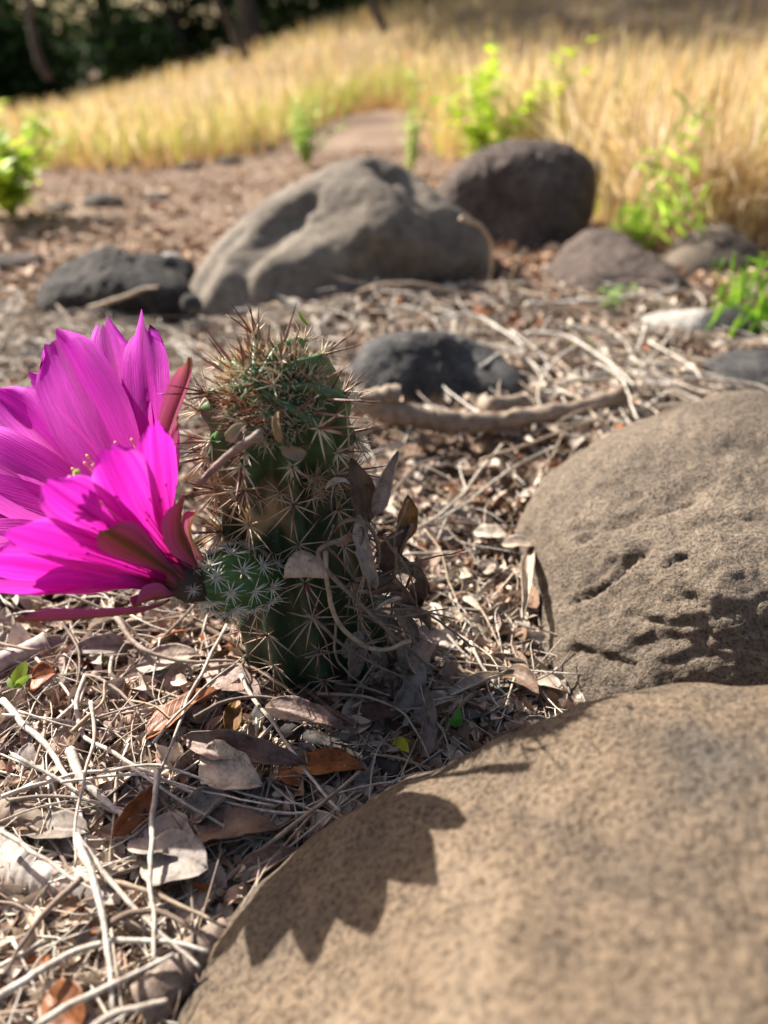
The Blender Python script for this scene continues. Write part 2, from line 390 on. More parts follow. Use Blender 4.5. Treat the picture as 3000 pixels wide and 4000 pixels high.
# ------------------------------------------------------------------ rocks
_ico = {}
def ico(sub):
    if sub not in _ico:
        bm = bmesh.new(); bmesh.ops.create_icosphere(bm, subdivisions=sub, radius=1.0)
        bm.verts.ensure_lookup_table()
        V = np.array([v.co[:] for v in bm.verts]); F = np.array([[v.index for v in f.verts] for f in bm.faces]); bm.free()
        V /= np.linalg.norm(V, axis=1)[:, None]; _ico[sub] = (V, F)
    return _ico[sub]
def polydist(P, L):
    d = np.full(len(P), 1e9)
    for a, b in zip(L[:-1], L[1:]):
        ab = b - a; t = np.clip(((P - a) @ ab) / (ab @ ab), 0, 1); d = np.minimum(d, np.linalg.norm(P - a - t[:, None] * ab, axis=1))
    return d
ROCKV, ROCKF, _rn = [], [], 0
def rock(name, label, m, c, rad, ctrl=(), sub=5, k=7.0, noise_amp=((6.0, 0.4),), grooves=(), seed=1, group=None, cat='rock', sharp=0.0, strata=0.0):
    """an ellipsoid pulled through the control points ctrl (world, cm), roughened, with carved grooves"""
    global _rn
    D, F = ico(sub); c = np.asarray(c, float); rad = np.asarray(rad, float)
    er = lambda d: 1 / np.sqrt(((d / rad) ** 2).sum(1))
    r = er(D)
    if len(ctrl):
        Q = np.asarray(ctrl, float) - c; qr = np.linalg.norm(Q, axis=1); qd = Q / qr[:, None]
        y = np.log(qr / er(qd)); K = np.exp(k * (qd @ qd.T - 1)); K[np.diag_indices(len(K))] += 0.03
        a = np.linalg.solve(K, y); r = r * np.exp(np.clip(np.exp(k * (D @ qd.T - 1)) @ a, -0.9, 0.9))
    P = c + D * r[:, None]
    for size, amp in noise_amp:
        nn = fbm(P / size, 4, seed)
        if sharp: nn = nn * (1 - sharp) + sharp * (1 - 2 * np.abs(fbm(P / size * 0.8 + 31, 3, seed + 5)))
        P = P + D * (nn * amp)[:, None]
    if strata:                                                   # bedding ledges running obliquely through the stone
        q = P @ np.array(((.10, .05, .35), (.12, .09, -.25), (.16, -.1, 1.5))).T
        f = fbm(np.stack((q[:, 0], q[:, 1], q[:, 2] * 1.1), -1), 4, seed + 40); led = 1 - np.abs(f) * 5
        P = P - D * (np.clip(led, 0, 1) ** 2 * strata * (.4 + .6 * sstep(-.1, .3, fbm(P / 4.0, 2, seed + 50))))[:, None]
    if grooves: bv = BVHTree.FromPolygons([tuple(p) for p in P], [tuple(f) for f in F.tolist()])
    for px, w, dp in grooves:
        L = []
        for u, v in px:
            h = bv.ray_cast(Vector((0, 0, CAM_H)), Vector(ray(u, v)))
            if h[0] is not None: L.append(np.array(h[0]))
        if len(L) < 2: continue
        L = spline(L, 4 * len(L)); jit = fbm(P / (w * 2.0 + .3), 3, seed + 9) * w * 1.1
        d = polydist(P, L) + jit; g = np.exp(-(d / w) ** 2) * dp
        P = P - D * g[:, None]
    org = np.array((c[0], c[1], P[:, 2].min()))
    o = link(name, mesh(name, P - org, F, m), loc=org)
    tag(o, label, cat, group)
    ROCKV.append(P); ROCKF.append(F + _rn); _rn += len(P)
    return o, P

# the boulder by the camera that carries the flower's shadow
fb = [at(800, 3750, z=1.2), at(1000, 3500, z=1.8), at(1250, 3210, z=2.6), at(1500, 3070, z=3.2), at(1800, 2965, z=3.9), at(2100, 2840, z=4.6),
      at(2300, 2755, z=5.2), at(2500, 2715, z=5.6), at(3000, 2690, z=6.0), at(3400, 2720, z=6.0),
      at(1500, 3500, z=4.6), at(2000, 3400, z=6.3), at(2500, 3300, z=7.0), at(3000, 3300, z=7.4), at(2400, 3900, z=7.3), at(1700, 3950, z=6.0), at(1100, 3950, z=3.4), at(620, 4000, z=0.6)]
rock('boulder', 'tan boulder catching the scalloped shadow of the magenta flower', M['rock_tan'], (6.2, 5.2, 0.0), (8.6, 7.2, 7.0), fb, 6, 7.0,
     ((4, 0.4), (1.4, 0.18), (0.5, 0.08), (0.2, .035)), seed=11, cat='boulder')
# the cracked boulder
cz = lambda u, v, z: at(u, v, z=z)
cb = [cz(3000, 1560, 4.8), cz(2600, 1610, 4.4), cz(2400, 1690, 3.8), cz(2250, 1770, 3.0), cz(2150, 1850, 2.3), cz(2050, 1970, 1.5), cz(2000, 2100, 0.2),
      cz(2050, 2300, 0.0), cz(2090, 2500, 0.0), cz(2120, 2700, 0.0), cz(2200, 2820, 0.0), cz(2600, 2560, 2.5), cz(3000, 2500, 3.3), cz(2500, 2100, 4.4), cz(2300, 2300, 2.6), cz(2800, 2000, 5.2), cz(2700, 2300, 4.2),
      cz(2400, 2480, 1.9), cz(2600, 2700, 1.2), cz(3000, 2680, 2.0)]
cracks = [([(2225, 2355), (2300, 2325), (2400, 2255), (2470, 2190), (2530, 2150)], 0.10, 0.45), ([(2400, 2240), (2440, 2200), (2500, 2155)], 0.15, .35),
          ([(2260, 2110), (2400, 2055), (2560, 2000), (2640, 1960), (2700, 1945)], 0.13, 0.35), ([(2560, 1995), (2640, 1950), (2700, 1920), (2760, 1880)], 0.5, .35),
          ([(2140, 2110), (2240, 2080), (2330, 2060)], 0.12, 0.25), ([(2400, 2030), (2480, 2010), (2540, 1990)], 0.13, .25),
          ([(2600, 2205), (2640, 2180), (2680, 2170)], 0.11, 0.3), ([(2240, 2550), (2300, 2560), (2330, 2580)], 0.25, 0.45),
          ([(2330, 2580), (2420, 2590), (2460, 2600)], 0.22, 0.35), ([(2480, 2540), (2600, 2500), (2760, 2500), (2900, 2470), (3000, 2440)], 0.25, 0.22),
          ([(2800, 1760), (2900, 1720), (3000, 1740)], 0.5, 0.3), ([(2450, 2400), (2620, 2440), (2800, 2410), (3000, 2330)], 0.16, 0.16),
          ([(2300, 2280), (2360, 2230), (2400, 2190)], 0.14, 0.2), ([(2680, 2330), (2800, 2380), (2920, 2390)], 0.25, 0.25),
          ([(2700, 2560), (2850, 2520), (3000, 2540)], .2, .2), ([(2550, 2470), (2650, 2440), (2800, 2450), (2950, 2400)], .09, .16), ([(2480, 2560), (2600, 2590), (2760, 2560), (2960, 2580)], .12, .16), ([(2260, 2440), (2340, 2400), (2450, 2370)], .08, .15), ([(2700, 2060), (2850, 2020), (3000, 2040)], .1, .14), ([(2350, 1900), (2420, 1880)], .2, .2), ([(2460, 1950), (2500, 1930)], .15, .25)]
rock('boulder', 'brown cracked boulder rising from the litter right beside the cactus', M['rock_crack'], (15.5, 22.5, -1.0), (10.0, 8.0, 7.0), cb, 7, 9.0,
     ((5, 0.3), (1.3, 0.13), (0.45, 0.12), (0.2, 0.09)), cracks, seed=21, cat='boulder', strata=.15)
# the grey boulder far behind the cactus
Yb = 76
bb = [at(u, v, Y=y) for u, v, y in [(720, 1210, 64), (800, 1040, 67), (950, 870, 72), (1150, 725, 76), (1300, 655, 78), (1500, 620, 80), (1570, 660, 80), (1700, 770, 80), (1850, 890, 78), (1925, 960, 76), (1925, 1060, 74), (1890, 1150, 70), (1500, 960, 67), (1500, 1140, 65), (1100, 1200, 61), (1200, 960, 67), (1750, 1020, 68)]]
g1 = [(880, 1210), (910, 1070), (1000, 950), (1090, 860), (1180, 790)]
g2 = [(1560, 670), (1640, 760), (1720, 850), (1800, 940)]
g3 = [(1000, 1230), (1300, 1130), (1600, 1100), (1850, 1120)]
g4 = [(770, 1130), (840, 1010), (920, 910)]
g5 = [(1090, 1050), (1130, 960), (1250, 850), (1400, 790)]
rock('boulder', 'large smooth grey boulder with two ridges standing behind the cactus', M['rock_grey'], (-2.5, 76, -1), (14, 10, 10), bb, 6, 8.0,
     ((7, 0.4), (2, 0.14), (.6, .08)), [(g1, 1.3, 1.7), (g2, 1.4, 1.2), (g3, 2.4, 2.4), (g4, 0.8, 0.9), (g5, 1.4, .3), ([(1480, 640), (1560, 690)], .9, .8)], seed=31, cat='boulder')
b2 = [at(u, v, Y=y) for u, v, y in [(1730, 820, 96), (1850, 730, 97), (2000, 645, 98), (2150, 580, 98), (2230, 595, 98), (2285, 690, 98), (2290, 800, 96), (2262, 940, 92), (2225, 1040, 88), (1990, 1020, 85), (1950, 820, 88), (2050, 860, 86), (2130, 980, 85)]]
rock('boulder', 'dark brown pitted boulder leaning against the smooth grey boulder', M['rock_brown'], at(1990, 860, Y=93), (11.5, 8, 9), b2, 6, 8.0,
     ((3, 0.35), (0.8, 0.26), (.35, .14)), seed=41, cat='boulder')
rock('rock', 'grey slab standing behind the dark brown pitted boulder', M['rock_grey'], at(2290, 850, Y=108), (4.0, 4, 7.5), (), 5, 7, ((3, 0.4), (0.8, 0.2)), seed=51)
b3 = [at(u, v, Y=y) for u, v, y in [(2240, 930, 80), (2350, 900, 79), (2480, 960, 77), (2580, 1010, 75), (2680, 1110, 71), (2700, 1190, 66), (2300, 1150, 66), (2450, 1120, 67)]]
rock('rock', 'low dark pitted rock sloping away from the brown boulder', M['rock_brown'], np.array((24, 73, -2)), (8, 7, 5), b3, 5, 8, ((2.5, 0.6), (0.9, 0.35)), seed=61)
b4 = [at(u, v, Y=y) for u, v, y in [(2620, 1010, 77), (2720, 945, 79), (2900, 935, 80), (2975, 1000, 79), (2970, 1140, 73), (2640, 1140, 73)]]
rock('rock', 'brown block of stone at the foot of the dry grass', M['rock_crack'], np.array((37, 80, -1)), (5.5, 5, 5), b4, 5, 8, ((3, 0.5), (1, 0.2)), seed=71)
rock('rock', 'charcoal stone beside the bright green fern', M['rock_dark'], at(2850, 1300, Y=57), (2.6, 3, 2.0), [at(2760, 1225, Y=56), at(2930, 1255, Y=57), at(2940, 1320, Y=56), at(2760, 1330, Y=54)], 5, 8, ((2, 0.25), (.6, .1)), seed=81, sharp=.3)
rock('rock', 'pale grey stone wedged against the charcoal stone', M['rock_pale'], at(2650, 1265, Y=57), (3.4, 2.2, .9), [at(2750, 1210, Y=57)], 5, 8, ((2, 0.25), (.6, .1)), seed=82)
rock('rock', 'flat grey stone half buried beyond the cracked boulder', M['rock_dark'], at(2990, 1500, Y=45.5), (4.6, 4.4, 2.0), (), 5, 8, ((2, 0.3), (.6, .12)), seed=83)
b5 = [at(u, v, Y=y) for u, v, y in [(1390, 1500, 42), (1430, 1350, 44), (1600, 1310, 44.5), (1740, 1330, 44.5), (1820, 1415, 44.5), (1950, 1425, 44.5), (2040, 1480, 43.5), (2010, 1560, 42), (1700, 1590, 41), (1450, 1590, 41), (1600, 1470, 41.5), (1900, 1510, 42)]]
rock('rock', 'charcoal grey lumpy rock behind the dead branch', M['rock_dark'], at(1690, 1490, Y=46), (5.2, 4.2, 3.2), b5, 6, 10, ((2.2, 0.35), (0.8, 0.18), (.3, .05)), seed=91, sharp=.25)
b6 = [at(u, v, Y=y) for u, v, y in [(180, 1190, 64), (330, 1070, 67), (520, 1005, 69), (640, 1005, 69), (700, 1080, 67), (690, 1190, 62), (450, 1180, 62)]]
rock('rock', 'flat black rock lying left of the smooth grey boulder', M['rock_black'], at(480, 1130, Y=68), (8.5, 5, 3.6), b6, 5, 8, ((2.5, 0.8), (.8, .45), (.3, .15)), seed=101, sharp=.3)
rock('stone', 'small white stone between the black rock and grey boulder', M['rock_pale'], at(655, 1035, Y=70), (1.6, 1.3, 1.2), (), 4, 8, ((1, 0.2),), seed=111, cat='stone')
rock('stone', 'round black pebble at the foot of the grey boulder', M['rock_dark'], at(748, 1190, Y=59), (0.9, 0.9, 0.9), (), 4, 8, ((1, 0.1),), seed=112, cat='stone')
for i, (u, v, Y, r) in enumerate([(90, 1110, 82, 3.0), (420, 860, 120, 3.5), (250, 900, 116, 2.5), (760, 700, 165, 3), (1010, 590, 200, 4), (620, 840, 125, 2.2), (150, 1290, 52, 2.2), (900, 690, 172, 3)]):
    rock('stone', ['low brown stone behind the black rock', 'brown stone on the bare soil'][min(i, 1)] if i != 6 else 'dark stone half hidden behind the magenta petals', M['rock_brown' if i != 6 else 'rock_dark'],
         np.array((at(u, v, Y=Y)[0], Y, terrain(np.array([at(u, v, Y=Y)[0]]), np.array([Y]))[0])), (r, r * .8, r * .45), (), 4, 8, ((2, 0.5),), seed=120 + i, group='brown stones on the bare soil' if i not in (0, 6) else None, cat='stone')
BVH = BVHTree.FromPolygons([tuple(p) for p in np.vstack(ROCKV)], [tuple(f) for f in np.vstack(ROCKF).tolist()])
def rock_z(x, y):
    h = BVH.ray_cast(Vector((x, y, 60.0)), Vector((0, 0, -1)))
    return h[0].z if h[0] is not None else -99.0
def free(x, y, tol=0.25):
    return rock_z(x, y) < tz(x, y) + tol

# ------------------------------------------------------------------ the cactus
def cone_spine(d, L, r0, bend, n=5, sides=4):
    d = np.asarray(d, float); d /= np.linalg.norm(d)
    t = np.linspace(0, 1, n); C = d * (t * L)[:, None] + np.asarray(bend) * (t ** 2)[:, None] * L
    rad = r0 * (1 - t) ** 0.7 + 0.003
    V, F = tube(C, rad, sides); tt = np.concatenate((np.repeat(t, sides), [0, 1]))
    return V, F, tt
def tint(tt, base, tip, start=0.45):
    f = np.clip((tt - start) / (1 - start), 0, 1)[:, None]
    return np.asarray(base) * (1 - f) + np.asarray(tip) * f
def cluster(name, seed, nrad=9, rl=(0.8, 1.3), r0=0.03, base=(0.62, 0.50, 0.36), tip=(0.30, 0.10, 0.06), wool=(0.30, 0.22, 0.15), wr=0.09, el=(10, 38), extra=0):
    """radial spines of one areole with its felt pad; +Z points out of the stem"""
    g = random.Random(seed); p = Pile()
    for i in range(nrad):
        a = 2 * math.pi * (i + g.uniform(-.25, .25)) / nrad; e = R(g.uniform(*el)); L = g.uniform(*rl)
        V, F, tt = cone_spine((math.cos(a) * math.cos(e), math.sin(a) * math.cos(e), math.sin(e)), L, r0 * g.uniform(.8, 1.15), [g.uniform(-.05, .05) for _ in range(3)])
        k = g.uniform(.75, 1.15); p.add(V, F, tint(tt, np.array(base) * k, np.array(tip) * k, g.uniform(.2, .6)))
    for i in range(10 + extra):                                        # felt of the areole
        a = g.uniform(0, 6.28); e = g.uniform(0.1, 1.5); L = wr * g.uniform(.7, 1.4)
        V, F, tt = cone_spine((math.cos(a) * math.cos(e), math.sin(a) * math.cos(e), math.sin(e)), L, 0.022, (0, 0, 0), 2, 3)
        p.add(V, F, np.array(wool) * g.uniform(.7, 1.3))
    return p.mesh(name, M['spine'])
def centrals(name, seed, n, L, base=(0.24, 0.10, 0.075), tip=(0.10, 0.05, 0.045), r0=0.036, spread=.5):
    g = random.Random(seed); p = Pile()
    for i in range(n):
        d = (g.uniform(-spread, spread), g.uniform(-spread, spread), 1); k = g.uniform(.8, 1.3)
        V, F, tt = cone_spine(d, L * g.uniform(.7, 1.1), r0, [g.uniform(-.08, .08) for _ in range(3)], 6, 5)
        p.add(V, F, tint(tt, np.array(base) * k, np.array(tip) * k, .1))
    return p.mesh(name, M['spine'])
BODY = [cluster('spine_cluster', 100 + i, 8 + i % 3, tip=[(0.30, .10, .06), (.34, .17, .09), (.40, .14, .08)][i % 3]) for i in range(8)]
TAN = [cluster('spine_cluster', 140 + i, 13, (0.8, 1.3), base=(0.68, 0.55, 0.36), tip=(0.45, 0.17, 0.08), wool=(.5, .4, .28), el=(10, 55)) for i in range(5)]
TOPC = [cluster('spine_cluster', 160 + i, 12, (0.5, 0.95), 0.030, (0.86, 0.77, 0.58), (0.50, 0.24, 0.12), (0.82, 0.72, 0.52), .18, (20, 70), 16) for i in range(5)]
PUPC = [cluster('spine_cluster', 180 + i, 14, (0.38, 0.62), 0.025, (0.80, 0.78, 0.68), (0.72, 0.66, 0.55), (0.88, 0.80, 0.64), .15, (8, 42), 36) for i in range(5)]
CEN = [centrals('central_spine', 200 + i, 1 + i % 2, 1.25) for i in range(6)]
CENT = [centrals('central_spine', 220 + i, 1 + i % 3, 1.35, (0.30, 0.10, 0.06), (0.055, 0.03, 0.03), .038, .6) for i in range(6)]

CB = at(1245, 2560, z=0.2); CB = np.array((CB[0], 19.3, -0.4))
cactus = empty('hedgehog_cactus', CB, 'dark green spiny hedgehog cactus with one open magenta flower', 'cactus')
# centre line: up, then the crown nods towards the viewer and the flower
axis_pts = [CB + np.array((0.15, 0, -0.8)), CB, at(1200, 2330, Y=19.4), at(1130, 2000, Y=19.5), at(1100, 1780, Y=19.6), at(1090, 1660, Y=19.5), at(1080, 1575, Y=19.2), at(1040, 1520, Y=18.5), at(1000, 1500, Y=17.95)]
NT, NA, RIBS = 170, 160, 10
AX = spline(axis_pts, NT)
seg = np.linalg.norm(np.diff(AX, axis=0), axis=1); ARC = np.concatenate(([0], np.cumsum(seg))); LEN = ARC[-1]
prof_t = np.array((0, .06, .2, .4, .58, .66, .70, .725, .76, .82, .88, .93, .965, .985, 1.0))
prof_r = np.array((2.2, 2.35, 2.45, 2.3, 2.1, 2.02, 1.95, 1.84, 1.9, 1.92, 1.78, 1.45, .98, .55, 0.05))
def stem_frame(t):
    s = t * LEN; P = np.array([np.interp(s, ARC, AX[:, k]) for k in range(3)]); e = LEN * 0.01
    a = np.array([np.interp(np.clip(s - e, 0, LEN), ARC, AX[:, k]) for k in range(3)]); b = np.array([np.interp(np.clip(s + e, 0, LEN), ARC, AX[:, k]) for k in range(3)])
    T = b - a; T /= np.linalg.norm(T); X = np.array((1.0, 0, 0)); X = X - T * (X @ T); X /= np.linalg.norm(X)
    return P, T, X, np.cross(T, X)
ARE = 0.098                                                      # areole spacing along a rib, as a share of the length
def stem_point(t, a):
    P, T, X, Y = stem_frame(t)
    return P, T, X, Y
def rib_r(t, a, phase):
    r = np.interp(t, prof_t, prof_r)
    w = np.cos(RIBS * a + phase); depth = 0.21 * np.clip(r / 1.6, 0.25, 1) * np.where(t > .72, 1.5, 1.0)
    ridx = np.floor((RIBS * a + phase) / (2 * np.pi) + .5)
    tub = 0.5 + 0.5 * np.cos(2 * np.pi * (t / ARE + 0.5 * (ridx % 2)))
    amp = np.where(t > .72, 0.20, 0.11)
    return r + depth * (np.sign(w) * np.abs(w) ** 0.8) + amp * tub * np.clip(w, 0, 1) ** 2 * np.clip(r, 0.2, 1)
PH = 0.6
def build_stem():
    V = []; C = []
    ang = np.arange(NA) / NA * 2 * np.pi
    for t in np.linspace(0, 1, NT):
        P, T, X, Y = stem_frame(t); tw = 0.25 * math.sin(t * 5)
        r = rib_r(np.full(NA, t), ang, PH + tw)
        V.append(P + r[:, None] * (np.cos(ang)[:, None] * X + np.sin(ang)[:, None] * Y))
        w = np.cos(RIBS * ang + PH + tw)
        green = np.array((0.026, 0.05, 0.024)); young = np.array((0.055, 0.105, 0.04)); cork = np.array((0.16, 0.12, 0.06))
        base = green * (1 - sstep(.70, .8, t)) + young * sstep(.70, .8, t)
        base = base + (cork - base) * (0.55 * math.exp(-((t - .715) / .022) ** 2)) + (cork - base) * (0.5 * (1 - sstep(0, .09, t)))
        cc = base[None] * (1 + 0.25 * np.clip(w, 0, 1)[:, None])
        sc_ = math.exp(-((t - .66) / .07) ** 2) * sstep(-.1, .35, fbm(np.stack((np.cos(ang) * 2.5, np.sin(ang) * 2.5, np.full(NA, t * 14)), -1), 3, 33)) * sstep(.5, -.2, np.cos(ang))
        C.append(cc + (np.array((.40, .27, .13)) - cc) * sc_[:, None])          # dry corky scar
    V = np.vstack(V); C = np.vstack(C)
    V = V + 0.05 * np.stack([fbm(V / 0.9 + s, 3, 60) for s in (0, 40, 80)], -1)
    i = np.arange(NT - 1)[:, None] * NA; j = np.arange(NA)[None]; k = (j + 1) % NA
    F = np.stack((i + j, i + k, i + NA + k, i + NA + j), -1).reshape(-1, 4)
    cap = np.stack((np.arange(NA) + (NT - 1) * NA, (np.arange(NA) + 1) % NA + (NT - 1) * NA, np.full(NA, len(V))), -1)
    V = np.vstack((V, AX[-1] + 0.02)); C = np.vstack((C, C[-1:]))
    return link('stem', mesh('stem', V - CB, [F, cap], M['cactus'], C), cactus)
stem = build_stem()
def quat_from(z, y):
    z = np.asarray(z, float); z = z / np.linalg.norm(z); y = np.asarray(y, float); y = y - z * (y @ z); y /= np.linalg.norm(y); x = np.cross(y, z)
    return Matrix((x, y, z)).transposed().to_quaternion()
def put_cluster(me, pos, z, y, parent, origin, rz=0.0, sc=1.0, cen=None):
    q = quat_from(z, y)
    from mathutils import Quaternion
    q = q @ Quaternion((0, 0, 1), rz)
    o = link('spine_cluster', me, parent, pos - origin, q, sc)
    if cen is not None: link('central_spine', cen, o)
    return o
g = random.Random(5)
for rb in range(RIBS):
    t0 = ARE * (0.5 if rb % 2 else 0.0)
    kk = 0
    while True:
        t = t0 + ARE * kk; kk += 1
        if t < 0.035: continue
        if t > 0.955: break
        tw = 0.25 * math.sin(t * 5); a = (2 * math.pi * rb - PH - tw) / RIBS
        a = (a + 2 * math.pi) % (2 * math.pi)
        P, T, X, Y = stem_frame(t); rr = float(rib_r(np.array([t]), np.array([a]), PH + tw)[0])
        nrm = math.cos(a) * X + math.sin(a) * Y
        dr = (np.interp(t + .01, prof_t, prof_r) - np.interp(t - .01, prof_t, prof_r)) / (.02 * LEN)
        z = nrm - T * dr * 0.9
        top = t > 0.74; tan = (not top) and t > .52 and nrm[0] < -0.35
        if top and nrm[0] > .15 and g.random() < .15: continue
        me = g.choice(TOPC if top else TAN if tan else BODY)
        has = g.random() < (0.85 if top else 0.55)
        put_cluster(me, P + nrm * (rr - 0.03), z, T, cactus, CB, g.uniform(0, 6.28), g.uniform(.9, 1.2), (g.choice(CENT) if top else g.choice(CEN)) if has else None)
# crown: closely packed young areoles, red-brown spines and cream wool round the growing point
for i in range(18):
    f = math.sqrt((i + .5) / 18); t = 1.0 - 0.075 * f; a = i * 2.39996
    P, T, X, Y = stem_frame(min(t, .995)); rr = np.interp(t, prof_t, prof_r); nrm = math.cos(a) * X + math.sin(a) * Y
    if nrm[0] > .25 and f > .5: continue
    z = T * (1.25 - f) + nrm * f + np.array((0, 0, .25))
    put_cluster(g.choice(TOPC), P + nrm * rr * .95, z, X, cactus, CB, g.uniform(0, 6.28), g.uniform(.75, 1.0), g.choice(CENT) if i % 2 else None)
for i in range(34):                                             # matted old spines round the waist
    t = g.uniform(.675, .745); a = g.uniform(2.4, 6.6); P, T, X, Y = stem_frame(t); nrm = math.cos(a) * X + math.sin(a) * Y
    put_cluster(g.choice(TAN), P + nrm * np.interp(t, prof_t, prof_r) * 1.02, nrm + np.array([g.uniform(-.4, .4) for _ in range(3)]), T, cactus, CB, g.uniform(0, 6.28), g.uniform(.55, .85))
wp = Pile()
for i in range(1500):
    f = math.sqrt(g.random()); t = 1.0 - 0.09 * f; a = g.uniform(0, 6.28)
    P, T, X, Y = stem_frame(min(t, .995)); rr = np.interp(t, prof_t, prof_r); nrm = math.cos(a) * X + math.sin(a) * Y
    d = T + nrm * f + np.array([g.uniform(-.7, .7) for _ in range(3)])
    V, F, tt = cone_spine(d, g.uniform(.16, .5), 0.02, [g.uniform(-.3, .3) for _ in range(3)], 3, 3)
    wp.add(V + P + nrm * rr * .96 - CB, F, np.array((0.82, 0.71, 0.5)) * g.uniform(.65, 1.15))
link('crown_wool', wp.mesh('crown_wool', M['wool']), cactus)
rp = Pile()
for i in range(48):                                             # red-brown young spines leaning to the lit side
    f = math.sqrt(g.random()) * .8; t = 1.0 - 0.07 * f; a = g.uniform(0, 6.28)
    P, T, X, Y = stem_frame(min(t, .995)); rr = np.interp(t, prof_t, prof_r); nrm = math.cos(a) * X + math.sin(a) * Y
    d = T * .5 + nrm * f * .6 + np.array((-.35, -.1, .5)) + np.array([g.uniform(-.5, .5) for _ in range(3)])
    V, F, tt = cone_spine(d, g.uniform(.5, 1.0), 0.034, [g.uniform(-.1, .1) for _ in range(3)], 4, 4)
    rp.add(V + P + nrm * rr * .9 - CB, F, tint(tt, (0.50, 0.22, 0.08), (0.26, 0.05, 0.03), .0) * g.uniform(.7, 1.1))
tag(link('young_spines', rp.mesh('young_spines', M['spine']), cactus), 'red-brown young spines at the growing point')
for i in range(22):                                             # dark spines standing up from the crown's rim
    t = g.uniform(.83, .96); a = g.uniform(0, 6.28); P, T, X, Y = stem_frame(t); nrm = math.cos(a) * X + math.sin(a) * Y
    A = P + nrm * np.interp(t, prof_t, prof_r); d = nrm * .7 + T * .35 + np.array((g.uniform(-.4, .4), g.uniform(-.3, .3), g.uniform(.3, 1.1)))
    V, F, tt = cone_spine(d, g.uniform(.9, 1.5), .038, [g.uniform(-.08, .08) for _ in range(3)], 5, 5)
    link('long_spine', mesh('long_spine', V, F, M['spine'], tint(tt, (0.30, 0.13, 0.09), (0.06, 0.035, 0.035), .1)), cactus, A - CB)
# a few very long central spines seen against the litter
for (u0, v0, Y0, u1, v1, Y1, w) in [(1110, 1335, 19.6, 1160, 1185, 19.0, .04), (1225, 1425, 19.4, 1405, 1275, 19.2, .045), (900, 1410, 18.4, 797, 1280, 17.6, .045), (870, 1450, 18.2, 765, 1385, 17.4, .04), (1235, 1612, 17.8, 1450, 1645, 16.9, .04), (1330, 1700, 18.6, 1515, 1665, 17.8, .036),
                                    (1040, 1380, 19.2, 1055, 1260, 18.8, .045), (1135, 1385, 19.6, 1172, 1280, 19.2, .045), (980, 1370, 19.2, 958, 1270, 18.9, .04), (1270, 1480, 18.6, 1372, 1430, 18, .04), (960, 1400, 18.6, 922, 1305, 18.3, .045), (1280, 1560, 18, 1440, 1570, 17.2, .036),
                                    (1005, 2310, 17.2, 1003, 2540, 16.4, .036), (1190, 2290, 16.9, 1265, 2440, 16.6, .034), (1270, 2500, 16.9, 1322, 2705, 16.2, .034), (1300, 2150, 17.3, 1430, 2330, 16.8, .034)]:
    A = at(u0, v0, Y=Y0); B = at(u1, v1, Y=Y1); L = np.linalg.norm(B - A)
    V, F, tt = cone_spine(B - A, L, w, (0, 0, .03), 6, 5)
    link('long_spine', mesh('long_spine', V, F, M['spine'], tint(tt, (0.34, 0.17, 0.14), (0.12, 0.05, 0.045), .3)), cactus, A - CB)

def leaf_mesh(name, m, L, W, curl=0.6, arch=0.2, twist=0.2, fold=0.0, seed=0, thick=0.022, nx=6, ny=12, tipw=0.0, kink=0.0):
    """a dead leaf along +Y, curling about its length; two skins and a rim"""
    a = np.linspace(-1, 1, 2 * nx + 1); t = np.linspace(0, 1, ny + 1); A, Tt = np.meshgrid(a, t)
    w = W * (np.sin(np.pi * np.clip(Tt, 0, 1) ** 0.85) ** 0.75 * (1 - tipw) + tipw * (1 - (2 * Tt - 1) ** 6)) + 0.02 * W
    rag = 1 + 0.10 * vnoise(np.stack((A * 0 + np.sign(A) * 9, Tt * 9, A * 0 + seed), -1).reshape(-1, 3), seed).reshape(A.shape) * (np.abs(A) > .9)
    x = A * w * rag
    ca = curl * (0.6 + .6 * Tt); th = A * ca * np.pi / 2
    rr = np.where(np.abs(ca) > 1e-3, w / (ca * np.pi / 2 + 1e-6), 0)
    X = rr * np.sin(th) * rag; Z = rr * (1 - np.cos(th))
    Z = Z + fold * np.abs(A) * w + 0.10 * W * np.exp(-(A / .12) ** 2) * -1
    Y = Tt * L; Z = Z + arch * L * (Tt * (1 - Tt) * 2) + kink * L * np.clip(Tt - .6, 0, 1)
    tw = twist * (Tt - .5); X, Z = X * np.cos(tw) - Z * np.sin(tw), X * np.sin(tw) + Z * np.cos(tw)
    P = np.stack((X, Y, Z), -1).reshape(-1, 3)
    cr = np.stack([fbm(P / (W * .9) + s + seed * 7, 3, seed) for s in (0, 30, 60)], -1) * W * 0.16
    P = P + cr; P[:, 1] -= L / 2
    nr, nc = A.shape
    i = np.arange(nr - 1)[:, None] * nc + np.arange(nc - 1)[None]
    F = np.stack((i, i + 1, i + nc + 1, i + nc), -1).reshape(-1, 4)
    G = P.reshape(nr, nc, 3); du = np.gradient(G, axis=1); dv = np.gradient(G, axis=0); N = np.cross(du, dv).reshape(-1, 3); N /= np.linalg.norm(N, axis=1)[:, None] + 1e-9
    Q = P - N * thick; n = len(P)
    ring = np.concatenate((np.arange(nc), np.arange(1, nr) * nc + nc - 1, (nr - 1) * nc + np.arange(nc - 2, -1, -1), np.arange(nr - 2, 0, -1) * nc))
    r2 = np.roll(ring, -1); rim = np.stack((r2, ring, ring + n, r2 + n), -1)
    st = np.stack((A.ravel(), Tt.ravel()), -1)
    V = np.vstack((P, Q)); V[:, 2] -= V[:, 2].min()
    return mesh(name, V, [np.vstack((F, F[:, ::-1] + n, rim))], m, uv=np.vstack((st, st)))

